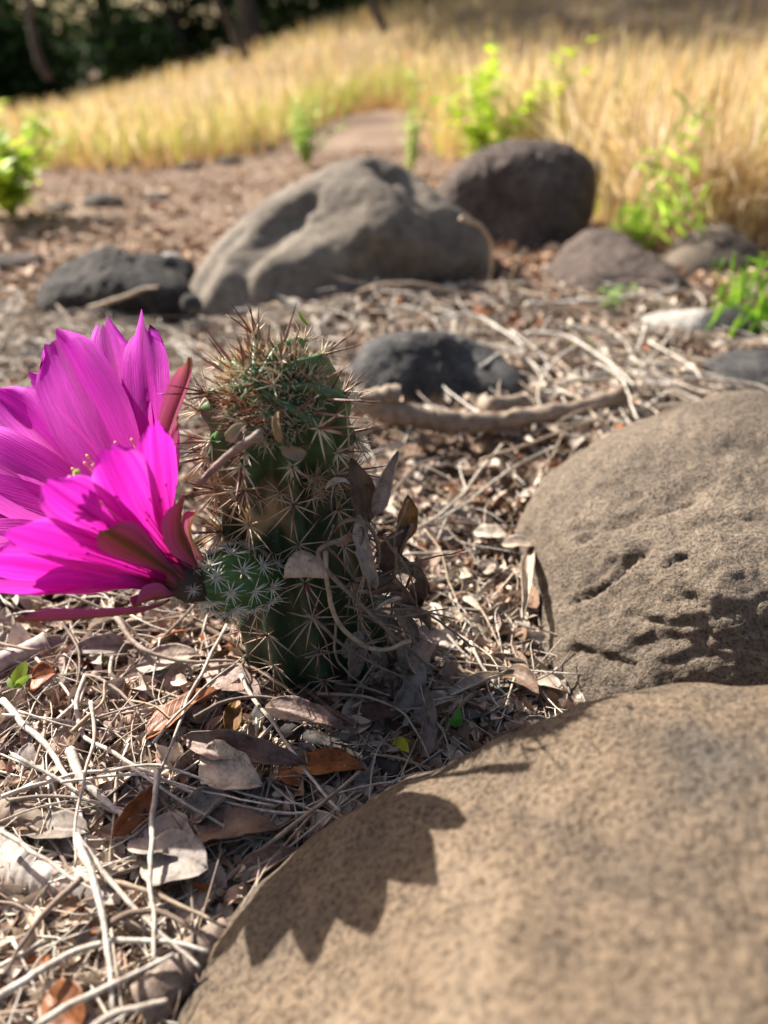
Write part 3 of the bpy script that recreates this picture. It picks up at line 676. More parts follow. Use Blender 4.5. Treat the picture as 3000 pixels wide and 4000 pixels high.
# tan papery scraps round the waist of the stem
for i, (u, v, Y, L, W, az, tl) in enumerate([(925, 1690, 16.6, 1.0, .42, 40, 60), (1000, 1680, 16.5, .9, .3, 110, 70), (1090, 1670, 16.7, 1.2, .3, 95, 60), (1150, 1680, 16.9, 1.0, .35, 80, 65), (1170, 1650, 17.0, .8, .25, 60, 50), (880, 1760, 16.7, 1.0, .4, 20, 70), (1150, 1760, 17.1, 1.1, .5, 170, 80), (960, 1640, 16.5, .8, .3, 130, 40), (1210, 1720, 17.2, .8, .3, 30, 70), (870, 1830, 17.0, 1.1, .4, 10, 75)]):
    if i not in (0, 2, 6): continue
    q = quat_from((math.sin(R(tl)) * -.2, -math.sin(R(tl)), math.cos(R(tl))), (math.cos(R(az)), 0.1, math.sin(R(az)) * .8 + .1))
    me = leaf_mesh('dried_skin', M['skin'], L * .7, W * .42, .8, .3, .8, 0, 300 + i, tipw=.5)
    a_ = me.attributes.new('col', 'FLOAT_COLOR', 'POINT'); cc = np.ones((len(me.vertices), 4), np.float32); cc[:, :3] = (np.array((0.40, 0.27, 0.13)) if i % 3 else np.array((.5, .4, .26))) * g.uniform(.5, 1.0)
    a_.data.foreach_set('color', cc.ravel())
    link('dried_skin', me, cactus, at(u, v, Y=Y) - CB, q)

# the pup on the stem's flank
P0 = at(1060, 2245, s=23.0); P1 = at(745, 2285, s=20.4)
def build_pup():
    ax = P1 - P0; L = np.linalg.norm(ax); T = ax / L; X = np.array((0, 0, 1.0)); X -= T * (X @ T); X /= np.linalg.norm(X); Y = np.cross(T, X)
    n, m = 40, 96; ang = np.arange(m) / m * 2 * np.pi; V = []; C = []
    for t in np.linspace(0, 1, n):
        r = 0.98 * math.sin(math.pi * min(1, (t * .86 + .14))) ** .55 if t < 1 else 0.02
        w = np.cos(9 * ang + t * 1.5); rr = r * (1 + .07 * w + .05 * np.clip(w, 0, 1) * (0.5 + .5 * np.cos(2 * np.pi * t * 4.5)))
        V.append(P0 + ax * t + rr[:, None] * (np.cos(ang)[:, None] * X + np.sin(ang)[:, None] * Y)); C.append(np.tile((0.075, 0.155, 0.04), (m, 1)))
    V = np.vstack(V); i = np.arange(n - 1)[:, None] * m; j = np.arange(m)[None]; k = (j + 1) % m
    F = np.stack((i + j, i + k, i + m + k, i + m + j), -1).reshape(-1, 4)
    o = link('offset_stem', mesh('offset_stem', V - P0, F, M['cactus'], np.vstack(C)), cactus, P0 - CB)
    tag(o, 'small bright green offset with white spines')
    for rb in range(9):
        for q in range(4):
            t = 0.17 + q * .23 + (.115 if rb % 2 else 0)
            if t > .97: continue
            a = (2 * math.pi * rb - t * 1.5) / 9; r = 1.0 * math.sin(math.pi * (t * .86 + .14)) ** .55
            nrm = math.cos(a) * X + math.sin(a) * Y
            put_cluster(g.choice(PUPC), P0 + ax * t + nrm * r * 1.06, nrm + T * max(0, t - .6) * 1.5, T, o, P0, g.uniform(0, 6.28), g.uniform(.9, 1.15))
    # dry rim where it left the stem
    C = spline([at(1000, 2135, s=21.7), at(1050, 2180, s=21.8), at(1065, 2250, s=21.9)], 8)
    V, F = tube(C, np.array((.03, .07, .09, .1, .1, .09, .06, .03)), 6)
    link('dry_rim', mesh('dry_rim', V - P0, F, M['skin'], np.tile((.3, .22, .11), (len(V), 1))), o)
build_pup()

# ------------------------------------------------------------------ the flower (part of the cactus)
FB = at(722, 2262, s=20.5)
FS = 0.945                                                      # the flower stands a little nearer than the stem
flower = link('flower', None, cactus, FB - CB); tag(flower, 'open magenta flower with pale green stigma')
camR = np.array((1.0, 0, 0)); camU = np.array((0, math.sin(PITCH), math.cos(PITCH))); camF = np.array((0, math.cos(PITCH), -math.sin(PITCH)))
FAX = -0.70 * camR + 0.66 * camU - 0.30 * camF; FAX /= np.linalg.norm(FAX)
def petal(tip, W, seed, mat_='petal', belly=0.5, cup=0.35, name='petal', rough=1.0, base_r=0.45, wt=0.62, bend=0.0, tipw=.85, notch=0.05, face=0.0):
    tip = np.asarray(tip, float); d = tip - FB; L = np.linalg.norm(d)
    rad = d - FAX * (d @ FAX); rad /= np.linalg.norm(rad) + 1e-9
    b0 = FB + rad * base_r
    ctl = b0 + FAX * L * belly * .62 + rad * L * 0.16
    ctl2 = b0 * .35 + tip * .65 + FAX * L * 0.04 - rad * bend * L
    t = np.linspace(0, 1, 21)[:, None]
    C = (1 - t) ** 3 * b0 + 3 * (1 - t) ** 2 * t * ctl + 3 * (1 - t) * t ** 2 * ctl2 + t ** 3 * tip
    T = np.gradient(C, axis=0); T /= np.linalg.norm(T, axis=1)[:, None]
    S = np.cross(T, FAX); S /= np.linalg.norm(S, axis=1)[:, None] + 1e-9
    Sc = np.cross(T, camF); Sc /= np.linalg.norm(Sc, axis=1)[:, None] + 1e-9
    Sc *= np.sign((Sc * S).sum(1))[:, None]; fk = face * sstep(.1, .6, t)
    S = S * (1 - fk) + Sc * fk; S /= np.linalg.norm(S, axis=1)[:, None] + 1e-9
    N = np.cross(S, T)                                           # towards the inside of the cup
    N *= np.sign((N * FAX).sum(1))[:, None]
    a = np.linspace(-1, 1, 17); tt = t[:, 0]
    w = W / 2 * (0.20 + 0.80 * sstep(0, wt, tt)) * np.sqrt(1 - (1 - (tipw * .5) ** 2) * np.clip((tt - .62) / .38, 0, 1) ** 4.5)
    V = np.empty((21, 17, 3)); st = np.empty((21, 17, 2))
    g2 = random.Random(seed)
    jag = np.array([g2.uniform(0, 1) for _ in a]); jag = np.convolve(np.pad(jag, 2, 'edge'), (.1, .22, .36, .22, .1), 'valid') - .3
    short = 0.055 * np.abs(a) ** 3 + 0.02 * np.array([g2.random() for _ in a]) + notch * jag * rough
    for i in range(21):
        sh = short * sstep(.55, 1, tt[i]) * L
        und = 0.035 * L * sstep(.3, 1, tt[i]) * (vnoise(np.stack((a * 1.6 + seed, np.full(17, tt[i] * 2.5), np.full(17, seed * 1.7)), -1), 3))
        mid = -0.035 * W * np.exp(-(a / .16) ** 2)
        V[i] = C[i] + S[i] * (a * w[i])[:, None] + N[i] * (cup * w[i] * a ** 2 + und + mid)[:, None] - T[i] * sh[:, None]
        st[i, :, 0] = a; st[i, :, 1] = tt[i]
    i = np.arange(20)[:, None] * 17 + np.arange(16)[None]
    F = np.stack((i, i + 1, i + 18, i + 17), -1).reshape(-1, 4)
    return link(name, mesh(name, V.reshape(-1, 3) - FB, F, M[mat_], uv=st.reshape(-1, 2)), flower)
# far side (inner faces towards us)
petal(at(195, 1300, s=25.5 * FS), 2.8, 1, face=0.97, cup=.14)
petal(at(405, 1240, s=26.1 * FS), 2.0, 2, face=0.97, cup=.14, notch=.14)
petal(at(565, 1205, s=25.5 * FS), 1.6, 3, face=0.97, cup=.14, notch=.26, tipw=.5)
petal(at(95, 1470, s=26.5 * FS), 2.2, 4, face=0.97, cup=.14)
petal(at(-40, 1530, s=25.7 * FS), 2.5, 5, face=0.97, cup=.14)
petal(at(-170, 1720, s=25.3 * FS), 2.5, 6, face=0.5, cup=.3)
petal(at(-260, 1930, s=24.3 * FS), 2.4, 7, face=0.5, cup=.3)
petal(at(640, 1640, s=25.7 * FS), 1.5, 9, face=0.7, cup=.3)
petal(at(-330, 2160, s=23.1 * FS), 2.3, 10, face=0.4, cup=.3)
# near side (outer faces towards us)
petal(at(415, 1735, s=17.3 * FS), 1.45, 11, face=0.45, cup=.4, belly=.6)
petal(at(600, 1640, s=18.4 * FS), 1.05, 12, face=0.6, cup=.45, belly=.6)
petal(at(165, 1880, s=17.2 * FS), 1.5, 13, face=0.4, cup=.4, belly=.6)
petal(at(10, 2075, s=17.4 * FS), 1.35, 14, face=0.4, cup=.4, belly=.5)
petal(at(-220, 2250, s=19.6 * FS), 2.0, 15, face=0.4, cup=.3, belly=.45)
petal(at(-120, 2190, s=18.2 * FS), 1.7, 16, face=0.4, cup=.35, belly=.5)
petal(at(120, 2290, s=19.2 * FS), 1.3, 18, face=0.4, cup=.3, belly=.4)
# sepals
petal(at(735, 1385, s=21.6 * FS), .66, 21, 'sepal', .9, .9, 'sepal', .3, .75, .5, -.03, .85, .03, .5)
petal(at(690, 1610, s=21.9 * FS), .5, 22, 'sepal', .8, .6, 'sepal', .3, .7, .5, -.02, .2, .02)
petal(at(395, 2065, s=17.9 * FS), 1.05, 23, 'sepal', .55, .5, 'sepal', .5, .5, .7, 0, .35, .04)
petal(at(55, 2415, s=18.3 * FS), .5, 24, 'sepal', .02, .7, 'sepal', .3, .8, .5, -.10, .35, .03)
petal(at(718, 1935, s=19.2 * FS), .8, 25, 'sepal', .25, .7, 'sepal', .3, .8, .5, .28, .3, .03)
petal(at(770, 1990, s=20.6 * FS), .7, 26, 'sepal', .2, .9, 'sepal', .3, .85, .5, .30, .3, .03)
petal(at(520, 2370, s=19.9 * FS), .75, 27, 'sepal', .1, .9, 'sepal', .3, .7, .6, .10, .4, .03)
X_ = np.cross(FAX, (0, 0, 1.0)); X_ /= np.linalg.norm(X_); Y_ = np.cross(FAX, X_)
for i in range(11):                                              # short bracts clasping the tube
    a_ = i / 11 * 6.283; r_ = X_ * math.cos(a_) + Y_ * math.sin(a_)
    petal(FB + FAX * (1.5 + .5 * (i % 3)) + r_ * (.75 + .15 * (i % 2)), .5, 30 + i, 'sepal', .3, .5, 'bract', .3, .55, .5, .05, .3, .02)
# the tube that carries the petals
tv = spline([P1 + (P0 - P1) * .12, FB - FAX * .25, FB + FAX * .55, FB + FAX * 1.1], 14)
V, F = tube(tv, np.interp(np.linspace(0, 1, 14), (0, .3, .6, 1), (.45, .6, .62, .6)), 20)
V = V + 0.06 * np.stack([fbm(V / .5 + s, 2, 5) for s in (0, 9, 18)], -1)
link('flower_tube', mesh('flower_tube', V - FB, F, M['skin'], np.tile((.06, .04, .03), (len(V), 1))), flower)
for i in range(12):
    a = i * 2.4; d = np.cross(FAX, (math.cos(a), math.sin(a), .3)); d /= np.linalg.norm(d)
    put_cluster(PUPC[i % 5], FB + d * .58 - FAX * (.3 - .12 * (i % 4)), d, FAX, flower, FB, a, .55)
# stamens and stigma
sm = Pile(); C = spline([(0, 0, 0), (0, .1, .5), (0, .1, 1)], 6); C = C * (1, 1, 3.9)
V, F = tube(C, .016, 4); sm.add(V, F, (.62, .34, .12))
Vb, Fb = ico(1); sm.add(Vb * (.045, .045, .08) + (0, .1, 3.92), Fb, (.66, .42, .16)); SM = sm.mesh('stamen', M['anther'])
for i in range(110):
    a = i * 2.39996; f = math.sqrt((i + .5) / 110) * .62
    X = np.cross(FAX, (0, 0, 1.0)); X /= np.linalg.norm(X); Y = np.cross(FAX, X)
    d = FAX + X * math.cos(a) * f + Y * math.sin(a) * f
    link('stamen', SM, flower, (d - FAX) * .5, quat_from(d, X), g.uniform(.7, 1.12))
sg = Pile(); S0 = at(325, 1925, s=18.6 * FS)
V, F = tube(spline([FB + FAX * .5, FB * .4 + S0 * .6 + FAX * .2, S0], 10), .10, 8); sg.add(V - FB, F, (.45, .45, .2))
for i in range(9):
    a = i / 9 * 6.283; X = np.cross(FAX, (0, 0, 1.0)); X /= np.linalg.norm(X); Y = np.cross(FAX, X); o = X * math.cos(a) + Y * math.sin(a)
    V, F = tube(spline([S0, S0 + FAX * .25 + o * .18, S0 + FAX * .5 + o * .36], 6), np.array((.06, .08, .085, .085, .075, .04)), 7); sg.add(V - FB, F, (.33, .45, .06))
tag(link('stigma', sg.mesh('stigma', M['anther']), flower), 'pale green lobed stigma')

# ------------------------------------------------------------------ twigs, sticks and leaves placed one by one
def twig(name, label, m, pts, r, group=None, cat='twig', n=26, sides=7, taper=.55, knots=.12, seed=0):
    C = spline(pts, n); L = np.linalg.norm(np.diff(C, axis=0), axis=1).sum()
    C = C + np.stack([fbm(C / max(L * .12, .5) + s + seed, 2, 70) for s in (0, 20, 40)], -1) * min(.10, L * .012)
    t = np.linspace(0, 1, n); g_ = np.random.default_rng(seed + 3)
    rad = r * (1 - taper * t) * (1 + knots * (g_.random(n) - .3))
    V, F = tube(C, rad, sides); V = V + (0.12 if r < .3 else .42) * r * np.stack([fbm(V / (r * 1.6) + s, 3, seed) for s in (0, 7, 14)], -1)
    org = C[n // 2].copy(); org[2] = V[:, 2].min()
    return tag(link(name, mesh(name, V - org, F, m), loc=org), label, cat, group)
def hpts(px, h):
    hh = h if hasattr(h, '__len__') else [h] * len(px)
    return [on(u, v, z) for (u, v), z in zip(px, hh)]
HT = [ # label, material, pixels, radius cm, height above ground
 ('longest silvery twig, bowed in a wide arc below the flower', 'twig_pale', [(330, 2640), (300, 2760), (340, 2880), (480, 2960), (640, 3050), (860, 3130), (1050, 3165), (1250, 3170)], .085, 1.3),
 ('pale twig crossing the bowed twigs straight below the flower', 'twig_pale', [(885, 2440), (760, 2680), (690, 2850), (610, 3080), (585, 3300)], .07, 1.6),
 ('pale forked-looking twig slanting from the cactus foot to the tan boulder', 'twig_pale', [(940, 2640), (1010, 2750), (1120, 2900), (1220, 3040), (1330, 3170)], .085, 1.5),
 ('thick pale twig with a dark broken end in the litter', 'twig_pale', [(275, 2930), (320, 3040), (400, 3120), (510, 3205)], .16, 1.4),
 ('grey twig under the bottom sepal with a blunt black tip', 'twig_brown', [(450, 2410), (530, 2510), (620, 2560), (760, 2585), (930, 2585)], .11, 1.6),
 ('long brown stem lying against the cactus foot', 'twig_brown', [(700, 2420), (900, 2500), (1100, 2620), (1230, 2720), (1390, 2840)], .13, 1.1),
 ('tan twig arching over the leaves at the cactus foot', 'twig_tan', [(800, 2610), (950, 2600), (1080, 2660), (1180, 2740)], .10, 1.5),
 ('brown twig bent like a bow over the russet leaf', 'twig_brown', [(760, 2800), (880, 2740), (1010, 2720), (1150, 2740)], .085, 1.8),
 ('pale stem running down to a jointed knot in the litter', 'twig_pale', [(10, 2735), (110, 2850), (200, 2940), (290, 3110), (340, 3290)], .12, 1.2),
 ('upright pale stem standing on the pale bark', 'twig_pale', [(355, 2740), (370, 2870), (340, 3000), (300, 3200), (290, 3390)], .07, 1.9),
 ('straight pale stem crossing the grey leaf cluster', 'twig_pale', [(615, 3010), (600, 3180), (585, 3400), (600, 3600), (600, 3760)], .09, 2.0),
 ('pale stem bowed flat beside the longest silvery twig', 'twig_pale', [(0, 3120), (180, 3050), (400, 3010), (600, 2990), (800, 3050), (1000, 3110), (1190, 3140)], .07, 1.4),
 ('thin silvery twig lying along the bowed twigs', 'twig_pale', [(240, 3060), (420, 3030), (620, 3040), (860, 3110), (1080, 3150)], .05, 1.6),
 ('long pale stem reaching from the bark to the tan boulder', 'twig_pale', [(300, 3260), (420, 3430), (560, 3590), (680, 3690), (780, 3775)], .075, 1.9),
 ('tan stem arching over the hollow beside the tan boulder', 'twig_tan', [(340, 3440), (480, 3455), (600, 3490), (760, 3560), (880, 3625)], .08, 1.8),
 ('grey stem making a low hoop beside the tan boulder', 'twig_brown', [(380, 3650), (480, 3580), (600, 3560), (720, 3610), (830, 3690)], .10, 2.0),
 ('pale stem ending under the tan boulder beside the round log', 'twig_pale', [(0, 3890), (180, 3780), (330, 3700), (520, 3670), (680, 3680), (820, 3720)], .095, 1.9),
 ('thick pale stem leaning on the pile below the pale bark', 'twig_pale', [(300, 3280), (370, 3450), (410, 3620), (430, 3800), (440, 3960)], .10, 2.2),
 ('pale stem lying across the round log', 'twig_pale', [(150, 4000), (320, 3900), (500, 3820), (680, 3725)], .09, 2.3),
 ('pale stem with a frayed end crossing in front of the log', 'twig_pale', [(330, 4040), (450, 3960), (560, 3930), (650, 3910)], .10, 2.3),
 ('brown stem slanting down to the reddish leaf', 'twig_brown', [(320, 3430), (180, 3560), (90, 3680), (20, 3800)], .10, 1.9),
 ('pale stem lying over the pale bark slab', 'twig_pale', [(0, 3245), (130, 3330), (260, 3420), (370, 3480)], .07, 1.9),
 ('brown stem crossing the litter below the thick pale twig', 'twig_brown', [(40, 3125), (200, 3110), (340, 3125), (480, 3180), (600, 3180)], .06, 1.4),
 ('dark stem in the shade below the bottom sepal', 'twig_brown', [(240, 2430), (300, 2520), (310, 2600), (300, 2680)], .06, 1.3),
 ('tan curled stalk with papery knots in the litter', 'twig_tan', [(280, 2860), (340, 2800), (400, 2740), (410, 2660)], .09, 1.5),
 ('thin silvery stem slanting below the flower', 'twig_pale', [(600, 2900), (720, 2760), (850, 2640), (960, 2560)], .05, 1.9),
 ('grey stem on the litter beside the cracked boulder', 'twig_pale', [(1960, 1740), (1860, 1860), (1780, 1960), (1640, 2060), (1560, 2130)], .10, 1.4),
 ('silvery stem resting against the cracked boulder flank', 'twig_pale', [(2180, 1745), (2050, 1800), (1930, 1880), (1830, 1960), (1700, 2040)], .085, 1.4),
 ('thin bowed stem between the cactus and the cracked boulder', 'twig_tan', [(1660, 2070), (1720, 2150), (1750, 2260), (1790, 2360), (1800, 2450)], .045, 1.4),
 ('dark stem lying below the cracked boulder', 'twig_brown', [(1860, 2700), (1800, 2760), (1750, 2840), (1700, 2930)], .11, 1.3),
 ('tan stem in the shade between the cactus and the tan boulder', 'twig_tan', [(1240, 2710), (1400, 2720), (1540, 2760), (1620, 2850), (1680, 2960)], .06, 1.5),
 ('thin dark stem running under the white rolled leaf', 'twig_brown', [(1700, 2690), (1850, 2680), (1980, 2650), (2060, 2670)], .05, 1.1),
]
for i, (lb, m, px, r, h) in enumerate(HT): twig('dry_twig', lb, M[m], hpts(px, h), r, seed=i)
# twigs caught on the cactus itself
Yc = lambda L: [at(u, v, Y=y) for u, v, y in L]
twig('dry_twig', 'grey-brown stick resting across the spines of the cactus waist', M['twig_brown'], Yc([(775, 1890, 16.9), (880, 1790, 16.5), (1020, 1690, 16.2)]), .095, taper=-.3, knots=.3, seed=60)
twig('dry_twig', 'curved brown tendril hooked round the cactus and hanging to its foot', M['twig_brown'], Yc([(1440, 2100, 17.0), (1330, 2105, 16.6), (1245, 2140, 16.4), (1260, 2200, 16.2), (1340, 2290, 16.1), (1430, 2380, 16.1), (1560, 2510, 16.3), (1700, 2620, 16.8)]), .085, taper=.3, n=40, seed=61)
twig('dry_twig', 'pale tendril curling from the cactus flank to the brown leaves', M['twig_tan'], Yc([(1270, 2150, 16.3), (1275, 2260, 16.1), (1310, 2410, 16.0), (1400, 2510, 16.0), (1500, 2540, 16.0), (1605, 2505, 16.0)]), .08, taper=.1, n=36, seed=62)
twig('dry_twig', 'thin brown tendril looped over the upright leaves by the cactus', M['twig_brown'], Yc([(1310, 2080, 17.0), (1340, 2040, 16.8), (1420, 2035, 16.6), (1470, 2110, 16.6), (1480, 2200, 16.5)]), .07, taper=.1, n=30, seed=63)
twig('dry_twig', 'thin tan stalk rising from the upright brown leaf', M['twig_tan'], Yc([(1450, 2020, 17.6), (1400, 1900, 17.7), (1365, 1760, 17.9), (1350, 1580, 18.2)]), .055, seed=64)
twig('dry_twig', 'brown stalk hanging between the grey leaves on the cactus', M['twig_brown'], Yc([(1410, 2060, 16.5), (1412, 2180, 16.3), (1440, 2280, 16.2), (1460, 2380, 16.2)]), .06, seed=65)
twig('dry_twig', 'black knobbly twig behind the golden leaf', M['bark_char'], Yc([(1640, 2350, 18.0), (1655, 2270, 18.4), (1620, 2220, 18.3), (1560, 2170, 18)]), .12, knots=.6, seed=66)
# tangle of tendrils and dead leaves heaped against the flank of the cactus
gh = random.Random(31)
for i in range(22):
    u = gh.uniform(1330, 1640); v = gh.uniform(2120, 2620); Yb = 16.6 + gh.uniform(-.7, 1.2); a = gh.uniform(-.5, 2.2); L = gh.uniform(110, 260); bw = gh.uniform(-90, 90)
    px = [(u - math.cos(a) * L, v - math.sin(a) * L), (u + math.sin(a) * bw, v - math.cos(a) * bw), (u + math.cos(a) * L, v + math.sin(a) * L)]
    twig('dry_twig', 'thin dry tendril in the tangle heaped against the cactus flank', M[gh.choice(('twig_brown', 'twig_brown', 'twig_tan'))], [at(p[0], p[1], Y=Yb + gh.uniform(-.3, .3)) for p in px], gh.uniform(.035, .065), 'tendrils tangled at the cactus flank', seed=150 + i)
# bowed twigs sprawling over the litter round the dead branch
for i, (lb, m, px, r, h) in enumerate([
 ('pale twig hooked in a loose ring before the far twigs', 'twig_pale', [(2280, 1330), (2180, 1400), (2110, 1500), (2110, 1590), (2160, 1640)], .15, [2.2, 2.0, 1.6, 1.2, 1.0]),
 ('pale twig standing out straight toward the pale grey stone', 'twig_pale', [(2290, 1620), (2440, 1500), (2560, 1380), (2660, 1240)], .17, [1.2, 1.6, 2.0, 3.0]),
 ('thick pale twig bowed across the heap of far twigs', 'twig_pale', [(2050, 1300), (2200, 1310), (2310, 1370), (2420, 1450), (2480, 1510)], .2, 2.2),
 ('long pale twig lying level before the flat grey stone', 'twig_pale', [(2200, 1490), (2450, 1470), (2700, 1480), (2900, 1490), (3050, 1540)], .16, 1.8),
 ('pale twig drooping over the cracked boulder top', 'twig_pale', [(2330, 1420), (2420, 1470), (2460, 1560), (2490, 1640)], .14, 2.4),
 ('long grey twig running along the cracked boulder edge', 'twig_tan', [(1880, 1800), (2050, 1740), (2200, 1680), (2400, 1610), (2560, 1590)], .13, 1.8),
 ('thin twig arching up before the brown pitted boulder', 'twig_tan', [(1800, 850), (1880, 890), (1920, 960), (1915, 1080), (1910, 1150)], .26, [9.0, 8.0, 6.0, 2.5, .8]),
 ('twig leaning on the grey boulder end', 'twig_tan', [(1960, 1180), (1990, 1100), (2030, 1010), (2060, 970)], .22, [.5, 2, 5, 6]),
 ('long pale twig stretched toward the dark pitted rock', 'twig_pale', [(2050, 1190), (2250, 1180), (2450, 1160), (2650, 1130)], .3, [1.5, 1.7, 2.0, 2.4]),
 ('low hoop of twig before the grey boulder', 'twig_tan', [(1380, 1150), (1500, 1110), (1650, 1110), (1800, 1150), (1900, 1190)], .24, [.8, 2, 2.2, 1.5, .8]),
 ('pale twig raised above the litter behind the charcoal rock', 'twig_pale', [(1700, 1250), (1850, 1230), (1960, 1290), (2050, 1350)], .2, 2.0),
 ('pale twig crossing the heap of far twigs', 'twig_pale', [(1880, 1430), (1960, 1380), (2080, 1330), (2150, 1240)], .17, 2.0),
 ('straight tan twig lying over the black flat rock', 'twig_tan', [(330, 1210), (450, 1170), (560, 1130), (620, 1120)], .3, [1.0, 2.5, 4.0, 4.5]),
 ('dark bent twig behind the magenta petals', 'twig_tan', [(0, 1370), (40, 1290), (110, 1230), (150, 1280)], .2, [.8, 2.0, 2.6, .8]),
]): twig('dry_twig', lb, M[m], hpts(px, h), r * .8, seed=120 + i)
# branches, logs, bark
twig('dead_branch', 'weathered dead branch with a knob lying before the charcoal rock', M['bark'], [at(1380, 1560, Y=36.5), at(1500, 1600, Y=36.3), at(1650, 1640, Y=36), at(1760, 1655, Y=36), at(1900, 1640, Y=36.5), at(2100, 1625, Y=37.2), at(2280, 1590, Y=38.5), at(2450, 1530, Y=40)], .7, cat='branch', sides=16, n=80, knots=.06, taper=.35, seed=70)
twig('wood_stub', 'brown knob of wood at the end of the dead branch', M['bark'], [at(1440, 1565, Y=36.2), at(1500, 1540, Y=36.2), at(1560, 1545, Y=36.2)], .55, cat='wood', sides=10, n=14, knots=.5, taper=.3, seed=71)
twig('wood_stub', 'sawn-looking tan stub of wood beside the dead branch', M['bark'], [at(1890, 1590, Y=38), at(1960, 1590, Y=38.5), at(2060, 1575, Y=39.5)], .6, cat='wood', sides=10, n=14, taper=.2, seed=72)
twig('log', 'round brown log half under the tan boulder', M['twig_brown'], hpts([(560, 3930), (680, 3830), (800, 3730), (900, 3640)], .9), .52, cat='log', sides=16, n=40, taper=.15, knots=.12, seed=73)
twig('log', 'pale grey log end poking from under the flower', M['bark_pale'], hpts([(-200, 2700), (0, 2600), (100, 2555), (190, 2510)], .9), .65, cat='log', sides=16, n=34, taper=.3, knots=.08, seed=74)
twig('stick', 'charred black stick with an orange scar before the cactus', M['bark_char'], hpts([(1000, 2790), (1120, 2850), (1250, 2910), (1400, 2970), (1560, 3020)], .8), .42, cat='stick', sides=14, n=40, taper=.2, knots=.08, seed=75)
twig('bark_slab', 'pale wrinkled slab of bark in the litter', M['bark_pale'], hpts([(-60, 3330), (100, 3400), (280, 3450), (470, 3540)], .6), .75, cat='bark', sides=18, n=40, taper=.4, knots=.1, seed=76)
twig('bark_slab', 'brown wrinkled piece of bark above the pale slab', M['bark'], hpts([(20, 3180), (140, 3220), (240, 3290), (290, 3350)], .7), .5, cat='bark', sides=14, n=30, taper=.3, knots=.12, seed=77)

